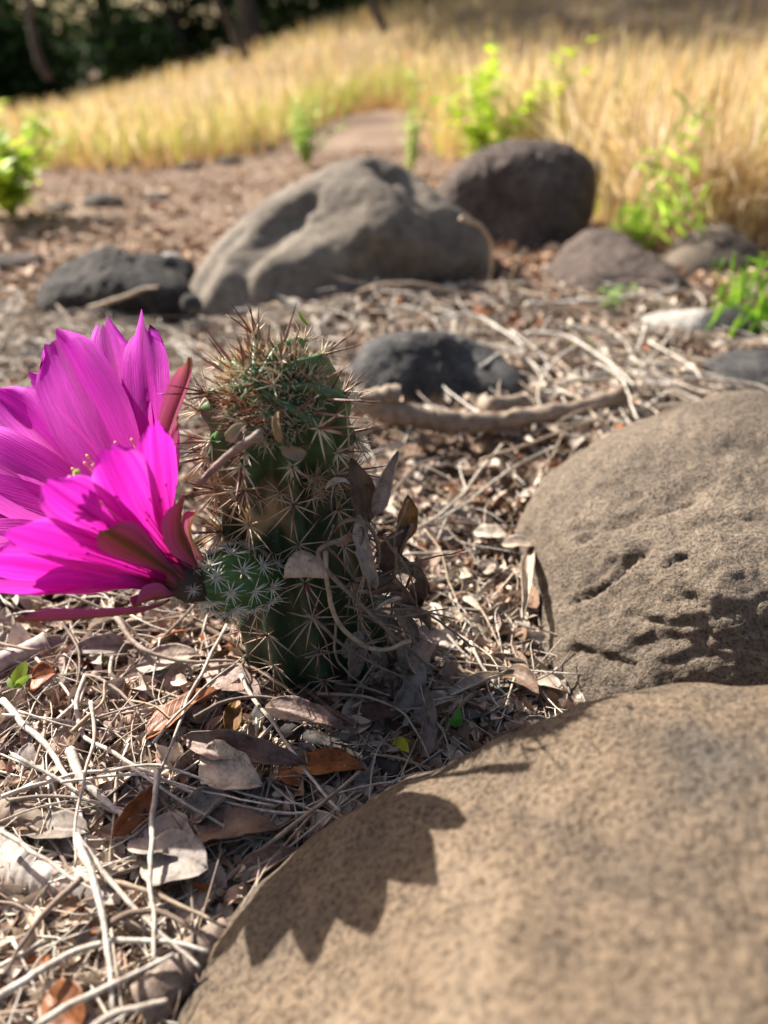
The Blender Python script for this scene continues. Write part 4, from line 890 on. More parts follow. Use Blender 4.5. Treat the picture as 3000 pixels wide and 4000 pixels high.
def leaf_at(label, m, A, B, W, roll=0.0, curl=.5, arch=.1, twist=.3, fold=0., seed=0, tipw=0., name='dry_leaf', cat='leaf', group=None, kink=0.):
    A = np.asarray(A, float); B = np.asarray(B, float); d = B - A; L = np.linalg.norm(d)
    me = leaf_mesh(name, M[m], L, W, curl, arch, twist, fold, seed, tipw=tipw, kink=kink)
    up = np.array((0, 0, 1.0)); y = d / L
    if abs(y[2]) > .9: up = np.array((0, -1.0, 0.2))
    z = up - y * (up @ y); z /= np.linalg.norm(z); x = np.cross(y, z); z = z * math.cos(roll) + x * math.sin(roll)
    return tag(link(name, me, None, (A + B) / 2, quat_from(z, y)), label, cat, group)
HL = [ # label, material, end a, end b (pixels), half width cm, roll, curl, height
 ('russet boat-shaped leaf crossed by a pale twig', 'leaf_rust', (565, 2900), (875, 2695), .62, -.35, .45, 1.0),
 ('small golden leaf standing beside the charred stick', 'leaf_gold', (895, 2870), (925, 2735), .33, .2, .4, 1.3),
 ('long tan leaf folded lengthwise in front of the charred stick', 'leaf_pink', (715, 2885), (1200, 2985), .55, .5, .9, 1.3),
 ('grey leaf folded to a triangle in the litter', 'leaf_pale', (800, 2945), (1030, 3080), .72, .5, .7, 1.2),
 ('glossy orange-red leaf pointing at the tan boulder', 'leaf_rust', (1140, 3000), (1425, 3010), .62, -.3, .3, 1.0),
 ('pinkish rolled leaf lying on the charred stick', 'leaf_pink', (1040, 2760), (1355, 2860), .48, .2, .9, 1.7),
 ('pinkish flat leaf under the arching tan twig', 'leaf_pink', (800, 2610), (1020, 2730), .62, .1, .3, 1.0),
 ('broad pale leaf lit by the sun under the flower', 'leaf_pale', (540, 2610), (780, 2560), .55, .2, .5, 1.0),
 ('orange leaf glowing below the bottom sepal', 'leaf_rust', (590, 2530), (730, 2470), .4, -.5, .4, 1.0),
 ('curled rusty leaf on a stalk in the litter', 'leaf_rust', (130, 2660), (220, 2640), .5, .3, .5, 1.9),
 ('round grey leaf beside the straight pale stem', 'leaf_grey', (560, 3360), (820, 3400), .75, .1, .3, 1.2),
 ('broad grey leaf in the hollow beside the tan boulder', 'leaf_grey', (530, 3260), (770, 3370), .8, -.2, .5, 1.0),
 ('long flat brown-grey leaf on the wall of the hollow', 'leaf_brown', (700, 3280), (1090, 3250), .65, -.3, .35, 1.0),
 ('silvery crumpled leaf mould lump in the litter', 'leaf_pale', (740, 3200), (890, 3110), .7, .2, 1.3, 1.0),
 ('rolled tan leaf tucked beneath the tan boulder edge', 'leaf_pink', (930, 3430), (1170, 3330), .5, .2, 1.2, .8),
 ('reddish narrow leaf standing on edge below the twigs', 'leaf_rust', (440, 3260), (600, 3080), .38, 1.0, .3, 1.3),
 ('tan leaf behind the reddish narrow leaf', 'leaf_pink', (480, 3240), (660, 3060), .45, .8, .3, 1.0),
 ('dark flat leaf at the bottom of the hollow', 'leaf_brown', (780, 3500), (920, 3420), .6, 0, .3, .6),
 ('reddish brown leaf lying below the pile of stems', 'leaf_rust', (200, 3880), (330, 4020), .6, .3, .3, 1.2),
 ('white rolled leaf lying before the cracked boulder', 'leaf_pale', (1750, 2720), (1975, 2640), .34, 0, 1.3, 1.1),
 ('white shrivelled pod-like leaf hanging on the cracked boulder edge', 'leaf_pale', (2080, 2150), (2045, 2420), .42, .2, 1.2, 1.4),
 ('tan leaf with a rolled rim on the cracked boulder edge', 'leaf_pale', (1960, 2130), (2110, 2140), .42, .1, .6, 1.4),
 ('wide pinkish leaf under the curling tendril', 'leaf_pink', (1570, 2620), (1710, 2450), .62, .2, .3, 1.3),
 ('tall grey folded leaf standing in the shade beside the cactus foot', 'leaf_grey', (1530, 2800), (1640, 2580), .5, .8, .6, 1.2),
 ('grey leaf standing on end in the shade', 'leaf_grey', (1690, 2870), (1660, 2680), .4, -.6, .5, 1.2),
 ('dark brown leaf in the shade under the cactus', 'leaf_brown', (1250, 2700), (1440, 2610), .45, .2, .4, .8),
 ('brown leaf beside the yellow sprout', 'leaf_brown', (1370, 2830), (1580, 2790), .55, -.2, .5, .9),
 ('pink-grey leaf on edge near the tan boulder', 'leaf_pink', (1640, 2960), (1670, 2800), .36, .7, .5, 1.1),
 ('crumpled brown leaf shred beside the cracked boulder', 'leaf_brown', (1980, 2620), (2110, 2720), .5, .3, .8, 1.0),
 ('orange scrap of leaf at the cactus flank', 'leaf_rust', (1560, 2350), (1630, 2370), .3, .2, .5, 2.2),
 ('pale heart of leaves sunlit between cactus and cracked boulder', 'leaf_pale', (1850, 2080), (1980, 2110), .5, .1, .6, 1.0),
 ('white leaf scrap against the cracked boulder', 'leaf_pale', (1880, 2240), (1930, 2200), .42, .2, .3, 1.0),
]
for i, (lb, m, a, b, W, roll, curl, h) in enumerate(HL):
    leaf_at(lb, m, on(*a, h), on(*b, h + .25), W, roll, curl, .12, .35, 0, 400 + i, .15)
# leaves held by the cactus
for i in range(12):
    u = gh.uniform(1350, 1640); v = gh.uniform(2200, 2620); Yb = 17.0 + gh.uniform(-.3, 1.3); a = gh.uniform(0, 3.1); L = gh.uniform(60, 110)
    leaf_at('crumpled dead leaf in the tangle heaped against the cactus flank', gh.choice(('leaf_brown', 'leaf_grey', 'leaf_pink')), at(u - math.cos(a) * L, v - math.sin(a) * L, Y=Yb), at(u + math.cos(a) * L, v + math.sin(a) * L, Y=Yb + .3), gh.uniform(.25, .42), gh.uniform(-.9, .9), gh.uniform(.5, 1.1), .12, .5, 0, 470 + i, .2, group='leaves tangled at the cactus flank')
leaf_at('grey leaf folded into a triangle on the cactus spines', 'leaf_pale', at(1105, 2262, Y=16.3), at(1285, 2268, Y=16.1), .5, -1.0, .6, .1, .0, .9, 450, 0)
leaf_at('grey curled strip of leaf hanging on the cactus flank', 'leaf_grey', at(1410, 2010, Y=16.8), at(1475, 2300, Y=16.0), .30, .3, 1.0, .12, .5, 0, 451, .5)
leaf_at('pinkish leaf pressed to the cactus flank', 'leaf_pink', at(1310, 2140, Y=16.6), at(1440, 2110, Y=16.4), .34, -.8, .4, .1, .2, 0, 452, .2)
leaf_at('tall brown leaf standing against the cactus', 'leaf_brown', at(1440, 2040, Y=17.4), at(1370, 1790, Y=17.8), .42, .4, .6, .1, .5, 0, 453, .1)
leaf_at('grey rolled leaf standing upright beside the cactus', 'leaf_grey', at(1465, 2010, Y=17.3), at(1563, 1760, Y=17.5), .32, -.3, 1.1, .05, .5, 0, 454, .1)
leaf_at('golden-brown leaf standing beyond the cactus flank', 'leaf_gold', at(1560, 2130, Y=18.0), at(1590, 1930, Y=18.2), .40, .5, .5, .1, .4, 0, 455, .2)
leaf_at('dark brown leaf below the golden-brown leaf', 'leaf_brown', at(1500, 2240, Y=17.4), at(1600, 2050, Y=17.8), .42, .5, .6, .1, .3, 0, 456, .2)
leaf_at('pale grey strip of leaf across the cactus flank', 'leaf_pale', at(1275, 1910, Y=17.0), at(1360, 1885, Y=16.8), .14, .2, .6, .3, .3, 0, 457, .5)
leaf_at('black crumpled leaf at the lower flank of the cactus', 'leaf_brown', at(1430, 2340, Y=16.6), at(1570, 2310, Y=16.8), .55, -.6, .7, .1, .3, 0, 458, .2)
leaf_at('grey shell-like leaf lying under the black crumpled leaf', 'leaf_pale', at(1465, 2390, Y=16.3), at(1575, 2345, Y=16.5), .28, -.5, .9, .1, .3, 0, 459, .3)
# green bits
def leaf_pts(base, d, L, W, up=(0, 0, 1)):
    d = np.asarray(d, float); d /= np.linalg.norm(d); s = np.cross(d, up); s /= np.linalg.norm(s) + 1e-9; n = np.cross(s, d)
    V = np.array([base, base + d * L * .35 + s * W + n * W * .3, base + d * L * .4, base + d * L * .35 - s * W + n * W * .3, base + d * L * .72 + s * W * .75, base + d * L * .75 - n * W * .1, base + d * L * .72 - s * W * .75, base + d * L - n * L * .12])
    F3 = np.array([(0, 1, 2), (0, 2, 3), (4, 7, 5), (5, 7, 6)]); F4 = np.array([(1, 4, 5, 2), (2, 5, 6, 3)])
    return V, [F3, F4]
def sprout(label, px, Y, col, r, cat='sprout', name='green_sprout'):
    P = Yc([(u, v, Y) for u, v in px]) if Y else hpts(px, 1.4)
    C = spline(P, 10); V, F = tube(C, r * np.sin(np.linspace(.25, 2.9, 10)) ** .7, 7); org = C[0]
    V = V + .2 * r * np.stack([vnoise(V / r * .7 + s, 4) for s in (0, 5, 9)], -1)
    if not Y:                                                    # a small blade with a cupped midrib and a second leaflet
        pl = Pile(); d = C[-1] - C[0]; L = np.linalg.norm(d)
        for k, (f, tw) in enumerate(((1.15, 0), (.7, .9), (.55, -.8))):
            dd = d / L + np.array((tw, .2 * tw, .35)); v_, f_ = leaf_pts(C[0], dd, L * f, L * f * .22, (.3, -.8, .5)); pl.add(v_, f_, np.array(col) * (1, .85, .75)[k])
        V = np.vstack(pl.V); F = [np.vstack(pl.F3), np.vstack(pl.F4)]
        tag(link(name, mesh(name, V - org, F, M['green'], np.vstack(pl.C)), loc=org), label, cat); return
    tag(link(name, mesh(name, V - org, F, M['green'], np.tile(col, (len(V), 1))), loc=org), label, cat)
sprout('yellow-green curled sprout in the shade before the cactus', [(1550, 2885), (1565, 2920), (1590, 2950)], None, (.5, .52, .05), .16)
sprout('small bright green leaf in the shade near the cracked boulder', [(1775, 2840), (1785, 2810), (1795, 2780)], None, (.12, .42, .06), .11)
sprout('yellow-green sprout at the edge of the cracked boulder', [(2130, 2290), (2150, 2275), (2195, 2260)], None, (.5, .5, .12), .07)
sprout('thin green shoot in the litter beside the pale log', [(50, 2690), (80, 2650), (110, 2610)], None, (.3, .45, .06), .06)
sprout('tiny green leaf scrap caught on the tallest spine', [(1165, 1215), (1180, 1245), (1205, 1272)], 18.9, (.28, .42, .05), .05, 'leaf scrap', 'leaf_scrap')

# ------------------------------------------------------------------ leaf litter: single leaves and twigs that stand out, then the bed below them
CUR = [(leaf_mesh('dry_leaf', M[m], L, W, c, a, tw, f, 500 + i, tipw=tp), m) for i, (m, L, W, c, a, tw, f, tp) in enumerate([
    ('leaf_grey', 2.2, .48, .7, .1, .4, 0, .1), ('leaf_grey', 1.7, .42, 1.1, .15, .6, 0, .1), ('leaf_grey', 2.6, .5, .4, .12, -.3, .2, 0),
    ('leaf_pale', 1.8, .45, .6, .1, .4, 0, .1), ('leaf_pale', 1.3, .36, .9, .2, .5, 0, .2), ('leaf_pale', 2.2, .45, .3, .1, .2, .1, .05),
    ('leaf_brown', 2.4, .5, .6, .1, .5, 0, .1), ('leaf_brown', 1.8, .45, .9, .15, -.4, 0, .1), ('leaf_pink', 2.3, .5, .5, .1, .3, .15, .05),
    ('leaf_pink', 1.8, .44, 1.0, .1, .6, 0, .1), ('leaf_rust', 2.0, .45, .5, .1, .3, 0, .1), ('leaf_gold', 1.6, .4, .6, .1, .3, 0, .1), ('leaf_pale', 1.0, .3, .5, .1, .2, 0, .3), ('leaf_grey', 1.1, .34, .6, .1, .2, 0, .3)])]
LOOK = {'leaf_grey': 'grey curled dead leaf', 'leaf_pale': 'pale tan dead leaf', 'leaf_brown': 'dark brown dead leaf', 'leaf_pink': 'pinkish brown dead leaf', 'leaf_rust': 'russet dead leaf', 'leaf_gold': 'golden-brown dead leaf',
        'twig_pale': 'silvery thin twig', 'twig_tan': 'tan thin twig', 'twig_brown': 'brown thin twig'}
def zone(x, y):
    if y > 50: return 'in the litter before the large grey boulder'
    if y > 39: return 'in the litter around the charcoal lumpy rock'
    if y > 27: return 'in the litter around the dead branch'
    if y < 10: return 'in the pile around the round brown log'
    if y < 13.5: return 'in the pile beside the tan boulder'
    if x > -0.5: return 'between the cactus and the cracked boulder'
    if x < -5.5: return 'in the sunlit litter under the magenta flower'
    return 'in the litter at the foot of the cactus'
def near_branch(x, y): return (x > -3) & (x < 12) & (y > 33.5) & (y < 38.5 + .12 * x)
def near_cactus(x, y): return (x - CB[0]) ** 2 + (y - CB[1]) ** 2 < 2.7 ** 2 or near_branch(x, y)
def pick(n, cand):
    out = []
    while len(out) < n:
        x, y = cand()
        if near_cactus(x, y) or not free(x, y): continue
        out.append((x, y))
    return out
gr_ = random.Random(99)
def cand_near():
    if gr_.random() < .75:
        p = on(gr_.uniform(-150, 2150), gr_.uniform(2000, 4050))
    else: p = on(gr_.uniform(-100, 3100), gr_.uniform(1500, 2100))
    return p[0], p[1]
from mathutils import Quaternion, Euler
for i, (x, y) in enumerate(pick(290, cand_near)):
    k = gr_.choices(range(len(CUR)), [3, 3, 2, 3, 4, 2, 2, 2, 2, 2, .9, .5, 5, 4])[0]; me, m = CUR[k]
    q = Euler((gr_.gauss(0, .32), gr_.gauss(0, .32), gr_.uniform(0, 6.28))).to_quaternion()
    sc_ = gr_.uniform(.55, 1.0); o = link('dry_leaf', me, None, (x, y, tz(x, y) + gr_.uniform(.35, .95)), q, sc_)
    ln = max(me.vertices, key=lambda v: v.co.y).co.y * 200 * sc_; lk = ('small ' if ln < 1.35 else 'long ' if ln > 2.2 else 'mid-sized ') + LOOK[m]
    zn = zone(x, y); tag(o, lk + ' ' + zn, 'leaf', lk.replace('leaf', 'leaves') + ' ' + zn)
TW = []
for i in range(12):
    L = gr_.uniform(3.0, 7.5); b = gr_.uniform(-.22, .22); c = gr_.uniform(-.12, .12)
    C = spline([(-L / 2, 0, 0), (-L / 6, b * L * .6, .05 * L * gr_.random()), (L / 6, (b + c) * L * .6, .05 * L * gr_.random()), (L / 2, c * L, 0)], 16)
    C = C + np.stack([fbm(C / 1.2 + s + i * 5, 2, 71) for s in (0, 20, 40)], -1) * .06
    V, F = tube(C, gr_.uniform(.038, .07) * np.linspace(1.1, .6, 16) * (1 + .25 * RNG.random(16)), 6); m = ['twig_pale', 'twig_pale', 'twig_tan', 'twig_brown'][i % 4]
    TW.append((mesh('dry_twig', V, F, M[m]), m))
def cand_tw():
    if gr_.random() < .42: p = on(gr_.uniform(-150, 2050), gr_.uniform(2050, 4050))
    else: p = on(gr_.uniform(700, 2900), gr_.uniform(1180, 1900))
    return p[0], p[1]
for i, (x, y) in enumerate(pick(200, cand_tw)):
    me, m = gr_.choice(TW); q = Euler((gr_.gauss(0, .1), gr_.gauss(0, .13), gr_.gauss(-.5, .9))).to_quaternion()
    sc_ = gr_.uniform(.7, 1.15) * (1.35 if y > 30 else 1); o = link('dry_twig', me, None, (x, y, tz(x, y) + gr_.uniform(.6, 1.25)), q, sc_)
    xs = [v.co.x for v in me.vertices]; ln = (max(xs) - min(xs)) * 100 * sc_; lk = ('short ' if ln < 4.2 else 'long ' if ln > 6.5 else '') + LOOK[m]
    zn = zone(x, y); tag(o, lk + ' ' + zn, 'twig', lk + 's ' + zn)

def small_leaf(L, W, curl, arch, seed):
    a = np.array((-1, -.5, 0, .5, 1)); t = np.array((0, .2, .45, .7, .9, 1.0)); A, T = np.meshgrid(a, t)
    w = W * np.sin(np.pi * np.clip(T * .94 + .05, 0, 1)) ** .7; th = A * curl; X = w * np.sin(th) / curl; Z = w * (1 - np.cos(th)) / curl + arch * L * T * (1 - T) * 4 - .08 * W * (np.abs(A) < .1)
    P = np.stack((X, T * L - L / 2, Z), -1).reshape(-1, 3); P += np.stack([vnoise(P / W + s, seed) for s in (0, 9, 19)], -1) * W * .15
    i = np.arange(5)[:, None] * 5 + np.arange(4)[None]
    return P, np.stack((i, i + 1, i + 6, i + 5), -1).reshape(-1, 4)
def rotm(yaw, pit, rol):
    cy, sy, cp, sp, cr, sr = np.cos(yaw), np.sin(yaw), np.cos(pit), np.sin(pit), np.cos(rol), np.sin(rol)
    return np.stack((np.stack((cy * cr - sy * sp * sr, -sy * cp, cy * sr + sy * sp * cr), -1), np.stack((sy * cr + cy * sp * sr, cy * cp, sy * sr - cy * sp * cr), -1), np.stack((-cp * sr, sp, cp * cr), -1)), 1)
def scatter(pile, temps, pos, R3, sc, cols):
    k = RNG.integers(0, len(temps), len(pos))
    for j, (V, F) in enumerate(temps):
        I = np.where(k == j)[0]
        if not len(I): continue
        W = np.einsum('nij,vj->nvi', R3[I], V) * sc[I][:, None, None] + pos[I][:, None]
        Fs = F if isinstance(F, list) else [F]
        for f in Fs:
            ff = (f[None] + (np.arange(len(I)) * len(V))[:, None, None]).reshape(-1, f.shape[1]) + pile.n
            (pile.F3 if f.shape[1] == 3 else pile.F4).append(ff)
        pile.V.append(W.reshape(-1, 3)); pile.C.append(np.repeat(cols[I], len(V), 0)); pile.n += len(I) * len(V)
PAL = np.array((1.06, .99, .90)) * np.array(((.36, .32, .29), (.44, .39, .35), (.50, .43, .36), (.56, .49, .42), (.30, .23, .18), (.24, .16, .11), (.20, .13, .09), (.36, .26, .21), (.40, .30, .25), (.30, .11, .04), (.62, .56, .48)))
PW = np.array((3, 3.2, 3, 2.4, 2, 2, 1.4, 2, 2, .5, 1.2)); PW = PW / PW.sum()
SL = [small_leaf(L, W, c, a, i) for i, (L, W, c, a) in enumerate([(1, .2, .8, .08), (1, .26, 1.2, .1), (1, .3, .5, .05), (1, .22, 1.5, .15), (1, .36, .7, .1), (1, .14, .9, .12), (1, .3, 1.0, -.1), (1, .42, .6, .08)])]
def uniform_px(n, u0, u1, v0, v1):
    """points on the ground spread evenly over an area of the view (denser near, sparser far)"""
    u = RNG.uniform(u0, u1, n); v = RNG.uniform(v0, v1, n)
    x = (u - 1500) / FPX; y = (2000 - v) / FPX; c, s = math.cos(PITCH), math.sin(PITCH)
    dy = c + s * y; dz = -s + c * y; k = -CAM_H / dz
    return x * k, dy * k
def keep(x, y, tol=.25):
    z = terrain(x, y); m = np.array([rock_z(a, b) < c + tol for a, b, c in zip(x, y, z)])
    m &= (x - CB[0]) ** 2 + (y - CB[1]) ** 2 > 1.9 ** 2
    m &= ~(near_branch(x, y) & (RNG.random(len(x)) < .8))
    return x[m], y[m], z[m]
bed = Pile()
def bed_leaves(n, box, smin, smax, zmax, tilt, dim=1.0, pw=PW, z0=.02):
    x, y = uniform_px(n, *box); x, y, z = keep(x, y); n = len(x)
    sc = np.exp(RNG.uniform(math.log(smin), math.log(smax), n))
    pos = np.stack((x, y, z + RNG.uniform(z0, zmax, n)), -1)
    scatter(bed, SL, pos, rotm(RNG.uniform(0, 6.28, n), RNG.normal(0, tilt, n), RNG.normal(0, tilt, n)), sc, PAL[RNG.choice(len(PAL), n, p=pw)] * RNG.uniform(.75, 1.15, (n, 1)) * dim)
GAP_DARK = np.array((1, .6, .3, .1, 3, 4, 4, 1.2, .6, .8, 0)); GAP_DARK = GAP_DARK / GAP_DARK.sum()          # decayed leaves at the bottom of the bed; shade of the gaps painted into their colour
bed_leaves(5000, (-700, 2400, 1750, 4500), .8, 2.0, .4, .35, .6, GAP_DARK)
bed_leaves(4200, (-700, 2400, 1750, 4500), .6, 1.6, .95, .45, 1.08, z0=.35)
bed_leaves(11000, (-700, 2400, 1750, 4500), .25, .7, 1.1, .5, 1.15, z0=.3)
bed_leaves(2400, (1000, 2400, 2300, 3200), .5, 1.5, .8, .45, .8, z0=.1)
bed_leaves(4500, (-600, 3600, 1140, 1800), .8, 2.0, .4, .35, .7, GAP_DARK)
bed_leaves(6500, (-600, 3600, 1140, 1800), .6, 1.9, 1.0, .42, z0=.3, pw=(PW + np.eye(11)[9] * .05) / 1.05)
bed_leaves(5000, (-600, 900, 1100, 1700), .6, 1.8, .7, .4)
for bx in ((-2600, -600, 1120, 3600), (3300, 5200, 1120, 2600)): bed_leaves(3500, bx, .8, 2.2, .6, .38)
tag(link('leaf_litter', bed.mesh('leaf_litter', M['litter'])), 'bed of small dead leaves and leaf crumbs covering the soil', 'leaf litter', kind='stuff')
tb = Pile(); TS = []
for i in range(14):
    b = gr_.uniform(-.25, .25); C = spline([(-.5, 0, 0), (-.15, b * .5, .03), (.2, b * gr_.uniform(-.3, .9), .04), (.5, gr_.uniform(-.15, .15), 0)], 8)
    TS.append(tube(C, .0095 * np.linspace(1.1, .6, 8), 4))
def bed_twigs(n, box, smin, smax, z0, z1, tilt):
    x, y = uniform_px(n, *box); x, y, z = keep(x, y); n = len(x); sc = RNG.uniform(smin, smax, n)
    pos = np.stack((x, y, z + RNG.uniform(z0, z1, n)), -1)
    pal = 1.08 * np.array(((.56, .50, .42), (.50, .42, .33), (.38, .30, .23), (.64, .59, .51), (.24, .18, .13)))
    scatter(tb, TS, pos, rotm(RNG.uniform(0, 6.28, n), RNG.normal(0, tilt, n), RNG.normal(0, tilt, n)), sc, pal[RNG.integers(0, 5, n)] * RNG.uniform(.8, 1.15, (n, 1)))
bed_twigs(2600, (-700, 2300, 1750, 4500), 1.2, 4.2, .4, 1.2, .14)
bed_twigs(1300, (-300, 3400, 1150, 1800), 2.5, 8.0, .4, 1.5, .14)
bed_twigs(900, (-600, 1200, 1130, 1750), 2.5, 8.0, .3, 1.2, .12)
for bx in ((-2600, -600, 1120, 3600), (3300, 5200, 1120, 2600)): bed_twigs(500, bx, 2, 6, .3, 1.1, .12)
tag(link('twig_litter', tb.mesh('twig_litter', M['twiglet'])), 'mat of fine dry twigs lying through the dead leaves', 'twig litter', kind='stuff')
# bare soil beyond: flattened straw and chips
fs = Pile(); x, y = uniform_px(15000, -2600, 5000, 560, 1180); x, y, z = keep(x, y); n = len(x)
scatter(fs, SL, np.stack((x, y, z + RNG.uniform(.05, .5, n)), -1), rotm(RNG.uniform(0, 6.28, n), RNG.normal(0, .25, n), RNG.normal(0, .25, n)), np.exp(RNG.uniform(math.log(.5), math.log(2.4), n)), PAL[RNG.choice(len(PAL), n, p=PW)] * RNG.uniform(.8, 1.15, (n, 1)) * (1.0, .84, .7))
tag(link('soil_chips', fs.mesh('soil_chips', M['litter'])), 'scattered dead leaf and bark chips on the bare soil', 'leaf litter', kind='stuff')

# ------------------------------------------------------------------ grass
BND = np.array([(-700, 690), (0, 665), (600, 665), (1000, 600), (1200, 480), (1500, 415), (1690, 430), (1760, 610), (2000, 680), (2300, 850), (2500, 960), (3000, 1010), (3700, 1060)], float)
bq = np.array([on(u, v) for u, v in BND]); bth = bq[:, 0] / bq[:, 1]; by = np.clip(bq[:, 1], 60, 420)
def grass(name, label, n, th0, th1, yfar, h, pal, w, lean, seedheads=0.0, off=0.0, rows=4, jitter=.10):
    th = RNG.uniform(th0, th1, n); y0 = np.interp(th + RNG.normal(0, .02, n), bth, by) * (1 + off)
    y = y0 * np.exp(RNG.random(n) ** 1.3 * np.log(np.maximum(yfar / y0, 1.05))) * RNG.uniform(1, 1 + jitter, n); x = th * y
    ok = np.array([rock_z(a, b) < c + 1 for a, b, c in zip(x, y, terrain(x, y))]); x, y = x[ok], y[ok]; n = len(x); z = terrain(x, y) - .3
    H = RNG.uniform(*h, n) * (.62 + .38 * sstep(-.45, .25, x / y)) * (1 + .2 * fbm(np.stack((x, y, x * 0), -1) / 30.0, 2, 5)); yaw = RNG.uniform(0, 6.28, n); ln = np.abs(RNG.normal(0, lean, n)); face = RNG.uniform(0, 3.14, n)
    t = np.linspace(0, 1, rows + 1)
    bx = x[:, None] + np.cos(yaw)[:, None] * ln[:, None] * H[:, None] * t ** 2; byy = y[:, None] + np.sin(yaw)[:, None] * ln[:, None] * H[:, None] * t ** 2
    bz = z[:, None] + H[:, None] * (t - .35 * ln[:, None] * t ** 2)
    ww = (w * RNG.uniform(.6, 1.4, n) * np.clip(y / 150, .7, 9) ** .6)[:, None] * (1 - .85 * t) 
    if seedheads:
        sh = (RNG.random(n) < seedheads)[:, None]; ww = np.where(sh & (t > .7), ww + w * 2.6 * (1.02 - t) / .3, ww)
    dx = np.cos(face)[:, None] * ww; dy = np.sin(face)[:, None] * ww
    V = np.stack((np.stack((bx - dx, byy - dy, bz), -1), np.stack((bx + dx, byy + dy, bz), -1)), 2).reshape(-1, 3)
    k = (np.arange(n) * 2 * (rows + 1))[:, None] + np.arange(rows)[None] * 2
    F = np.stack((k, k + 1, k + 3, k + 2), -1).reshape(-1, 4)
    c = np.array(pal)[RNG.integers(0, len(pal), n)] * RNG.uniform(.7, 1.2, (n, 1))
    return tag(link(name, mesh(name, V, F, M['straw'], np.repeat(c, 2 * (rows + 1), 0))), label, 'grass', kind='stuff')
GOLD = [(.72, .58, .34), (.56, .52, .2), (.64, .44, .20), (.70, .50, .26), (.58, .36, .14), (.74, .58, .36), (.46, .31, .12), (.50, .44, .15), (.4, .25, .1)]
PALE = [(.76, .60, .38), (.80, .67, .47), (.72, .54, .29), (.66, .48, .22)]
grass('dry_grass', 'golden dry grass meadow behind the boulders', 64000, -1.5, 1.3, 1100, (7, 21), GOLD, .10, .42, .35)
grass('dry_grass', 'pale straw grass with feathery seed heads beyond the brown boulder', 34000, .10, 1.3, 300, (5, 17), PALE, .07, .45, .7)
grass('green_grass', 'patches of green grass at the foot of the dry meadow', 8500, -1.2, .3, 300, (6, 16), [(.34, .40, .06), (.46, .46, .09), (.42, .36, .08)], .2, .4)
grass('dry_grass', 'short orange stubble at the meadow edge', 9500, -1.4, .2, 260, (3, 9), [(.55, .32, .12), (.6, .4, .2), (.45, .25, .1)], .2, .6, off=-.04)

# ------------------------------------------------------------------ green plants
def plant(name, label, base, H, stems, lw, spread, cols, cat='plant', nl=16, seed=0, lean=(0, 0), group=None):
    g_ = random.Random(seed); base = np.asarray(base, float); base[2] = tz(base[0], base[1]) - .2
    root = empty(name, base, label, cat, group)
    for k in range(stems):
        a = g_.uniform(0, 6.28); f = g_.uniform(.1, 1) * spread; h = H * g_.uniform(.55, 1.0)
        e = np.array((math.cos(a) * f + lean[0], math.sin(a) * f + lean[1], h)); C = spline([(0, 0, 0), e * (.35, .35, .5), e], 9)
        V, F = tube(C, .012 * H * np.linspace(1, .4, 9), 5)
        st = link('stem', mesh('stem', V, F, M['green'], np.tile(np.array(cols[0]) * .8, (len(V), 1))), root)
        p = Pile()
        for i in range(nl):
            t = .2 + .8 * (i + g_.random()) / nl; q = np.array([np.interp(t, np.linspace(0, 1, 9), C[:, j]) for j in range(3)]); b = g_.uniform(0, 6.28)
            V, F = leaf_pts(q, (math.cos(b), math.sin(b), g_.uniform(-.2, .7)), lw * g_.uniform(1.6, 3), lw * g_.uniform(.5, .8)); p.add(V, F, np.array(g_.choice(cols)) * g_.uniform(.8, 1.2))
        link('foliage', p.mesh('foliage', M['green']), root)
LIME = [(.54, .68, .05), (.64, .74, .08), (.42, .6, .04)]; GRN = [(.38, .58, .06), (.48, .64, .09), (.28, .5, .05)]
plant('lime_shrub', 'lime green leafy shrub at the edge of the bare soil left of the flower', on(50, 850), 15, 18, 1.3, 11, LIME, 'shrub', 20, 1)
plant('green_weed', 'light green bushy weed on the soil behind the grey boulder', on(1190, 655), 15, 11, 1.0, 10, [(.45, .6, .15), (.55, .66, .24), (.38, .54, .12)], 'weed', 16, 2)
plant('green_weed', 'thin upright green stalk behind the grey boulder', on(1610, 690), 17, 5, .9, 3, [(.5, .6, .18), (.55, .64, .24)], 'weed', 16, 3)
plant('lime_shrub', 'lime green shrub standing behind the brown pitted boulder', on(1880, 690), 22, 11, 1.7, 17, LIME, 'shrub', 18, 4, (2, 0))
plant('green_weed', 'small pale green weed in the litter beside the dark pitted rock', on(2390, 1235), 3.0, 6, .4, 2.0, [(.45, .55, .25), (.36, .5, .18)], 'weed', 10, 5)
plant('green_weed', 'small green sprig beside the dead branch', on(2120, 1680), 1.6, 6, .22, 1.2, [(.12, .3, .05), (.18, .36, .08)], 'weed', 10, 6)
plant('green_weed', 'yellow-green sprig among the twigs before the charcoal stone', on(2265, 1385), 1.8, 5, .28, 1.0, [(.5, .55, .12), (.42, .5, .1)], 'weed', 8, 7)
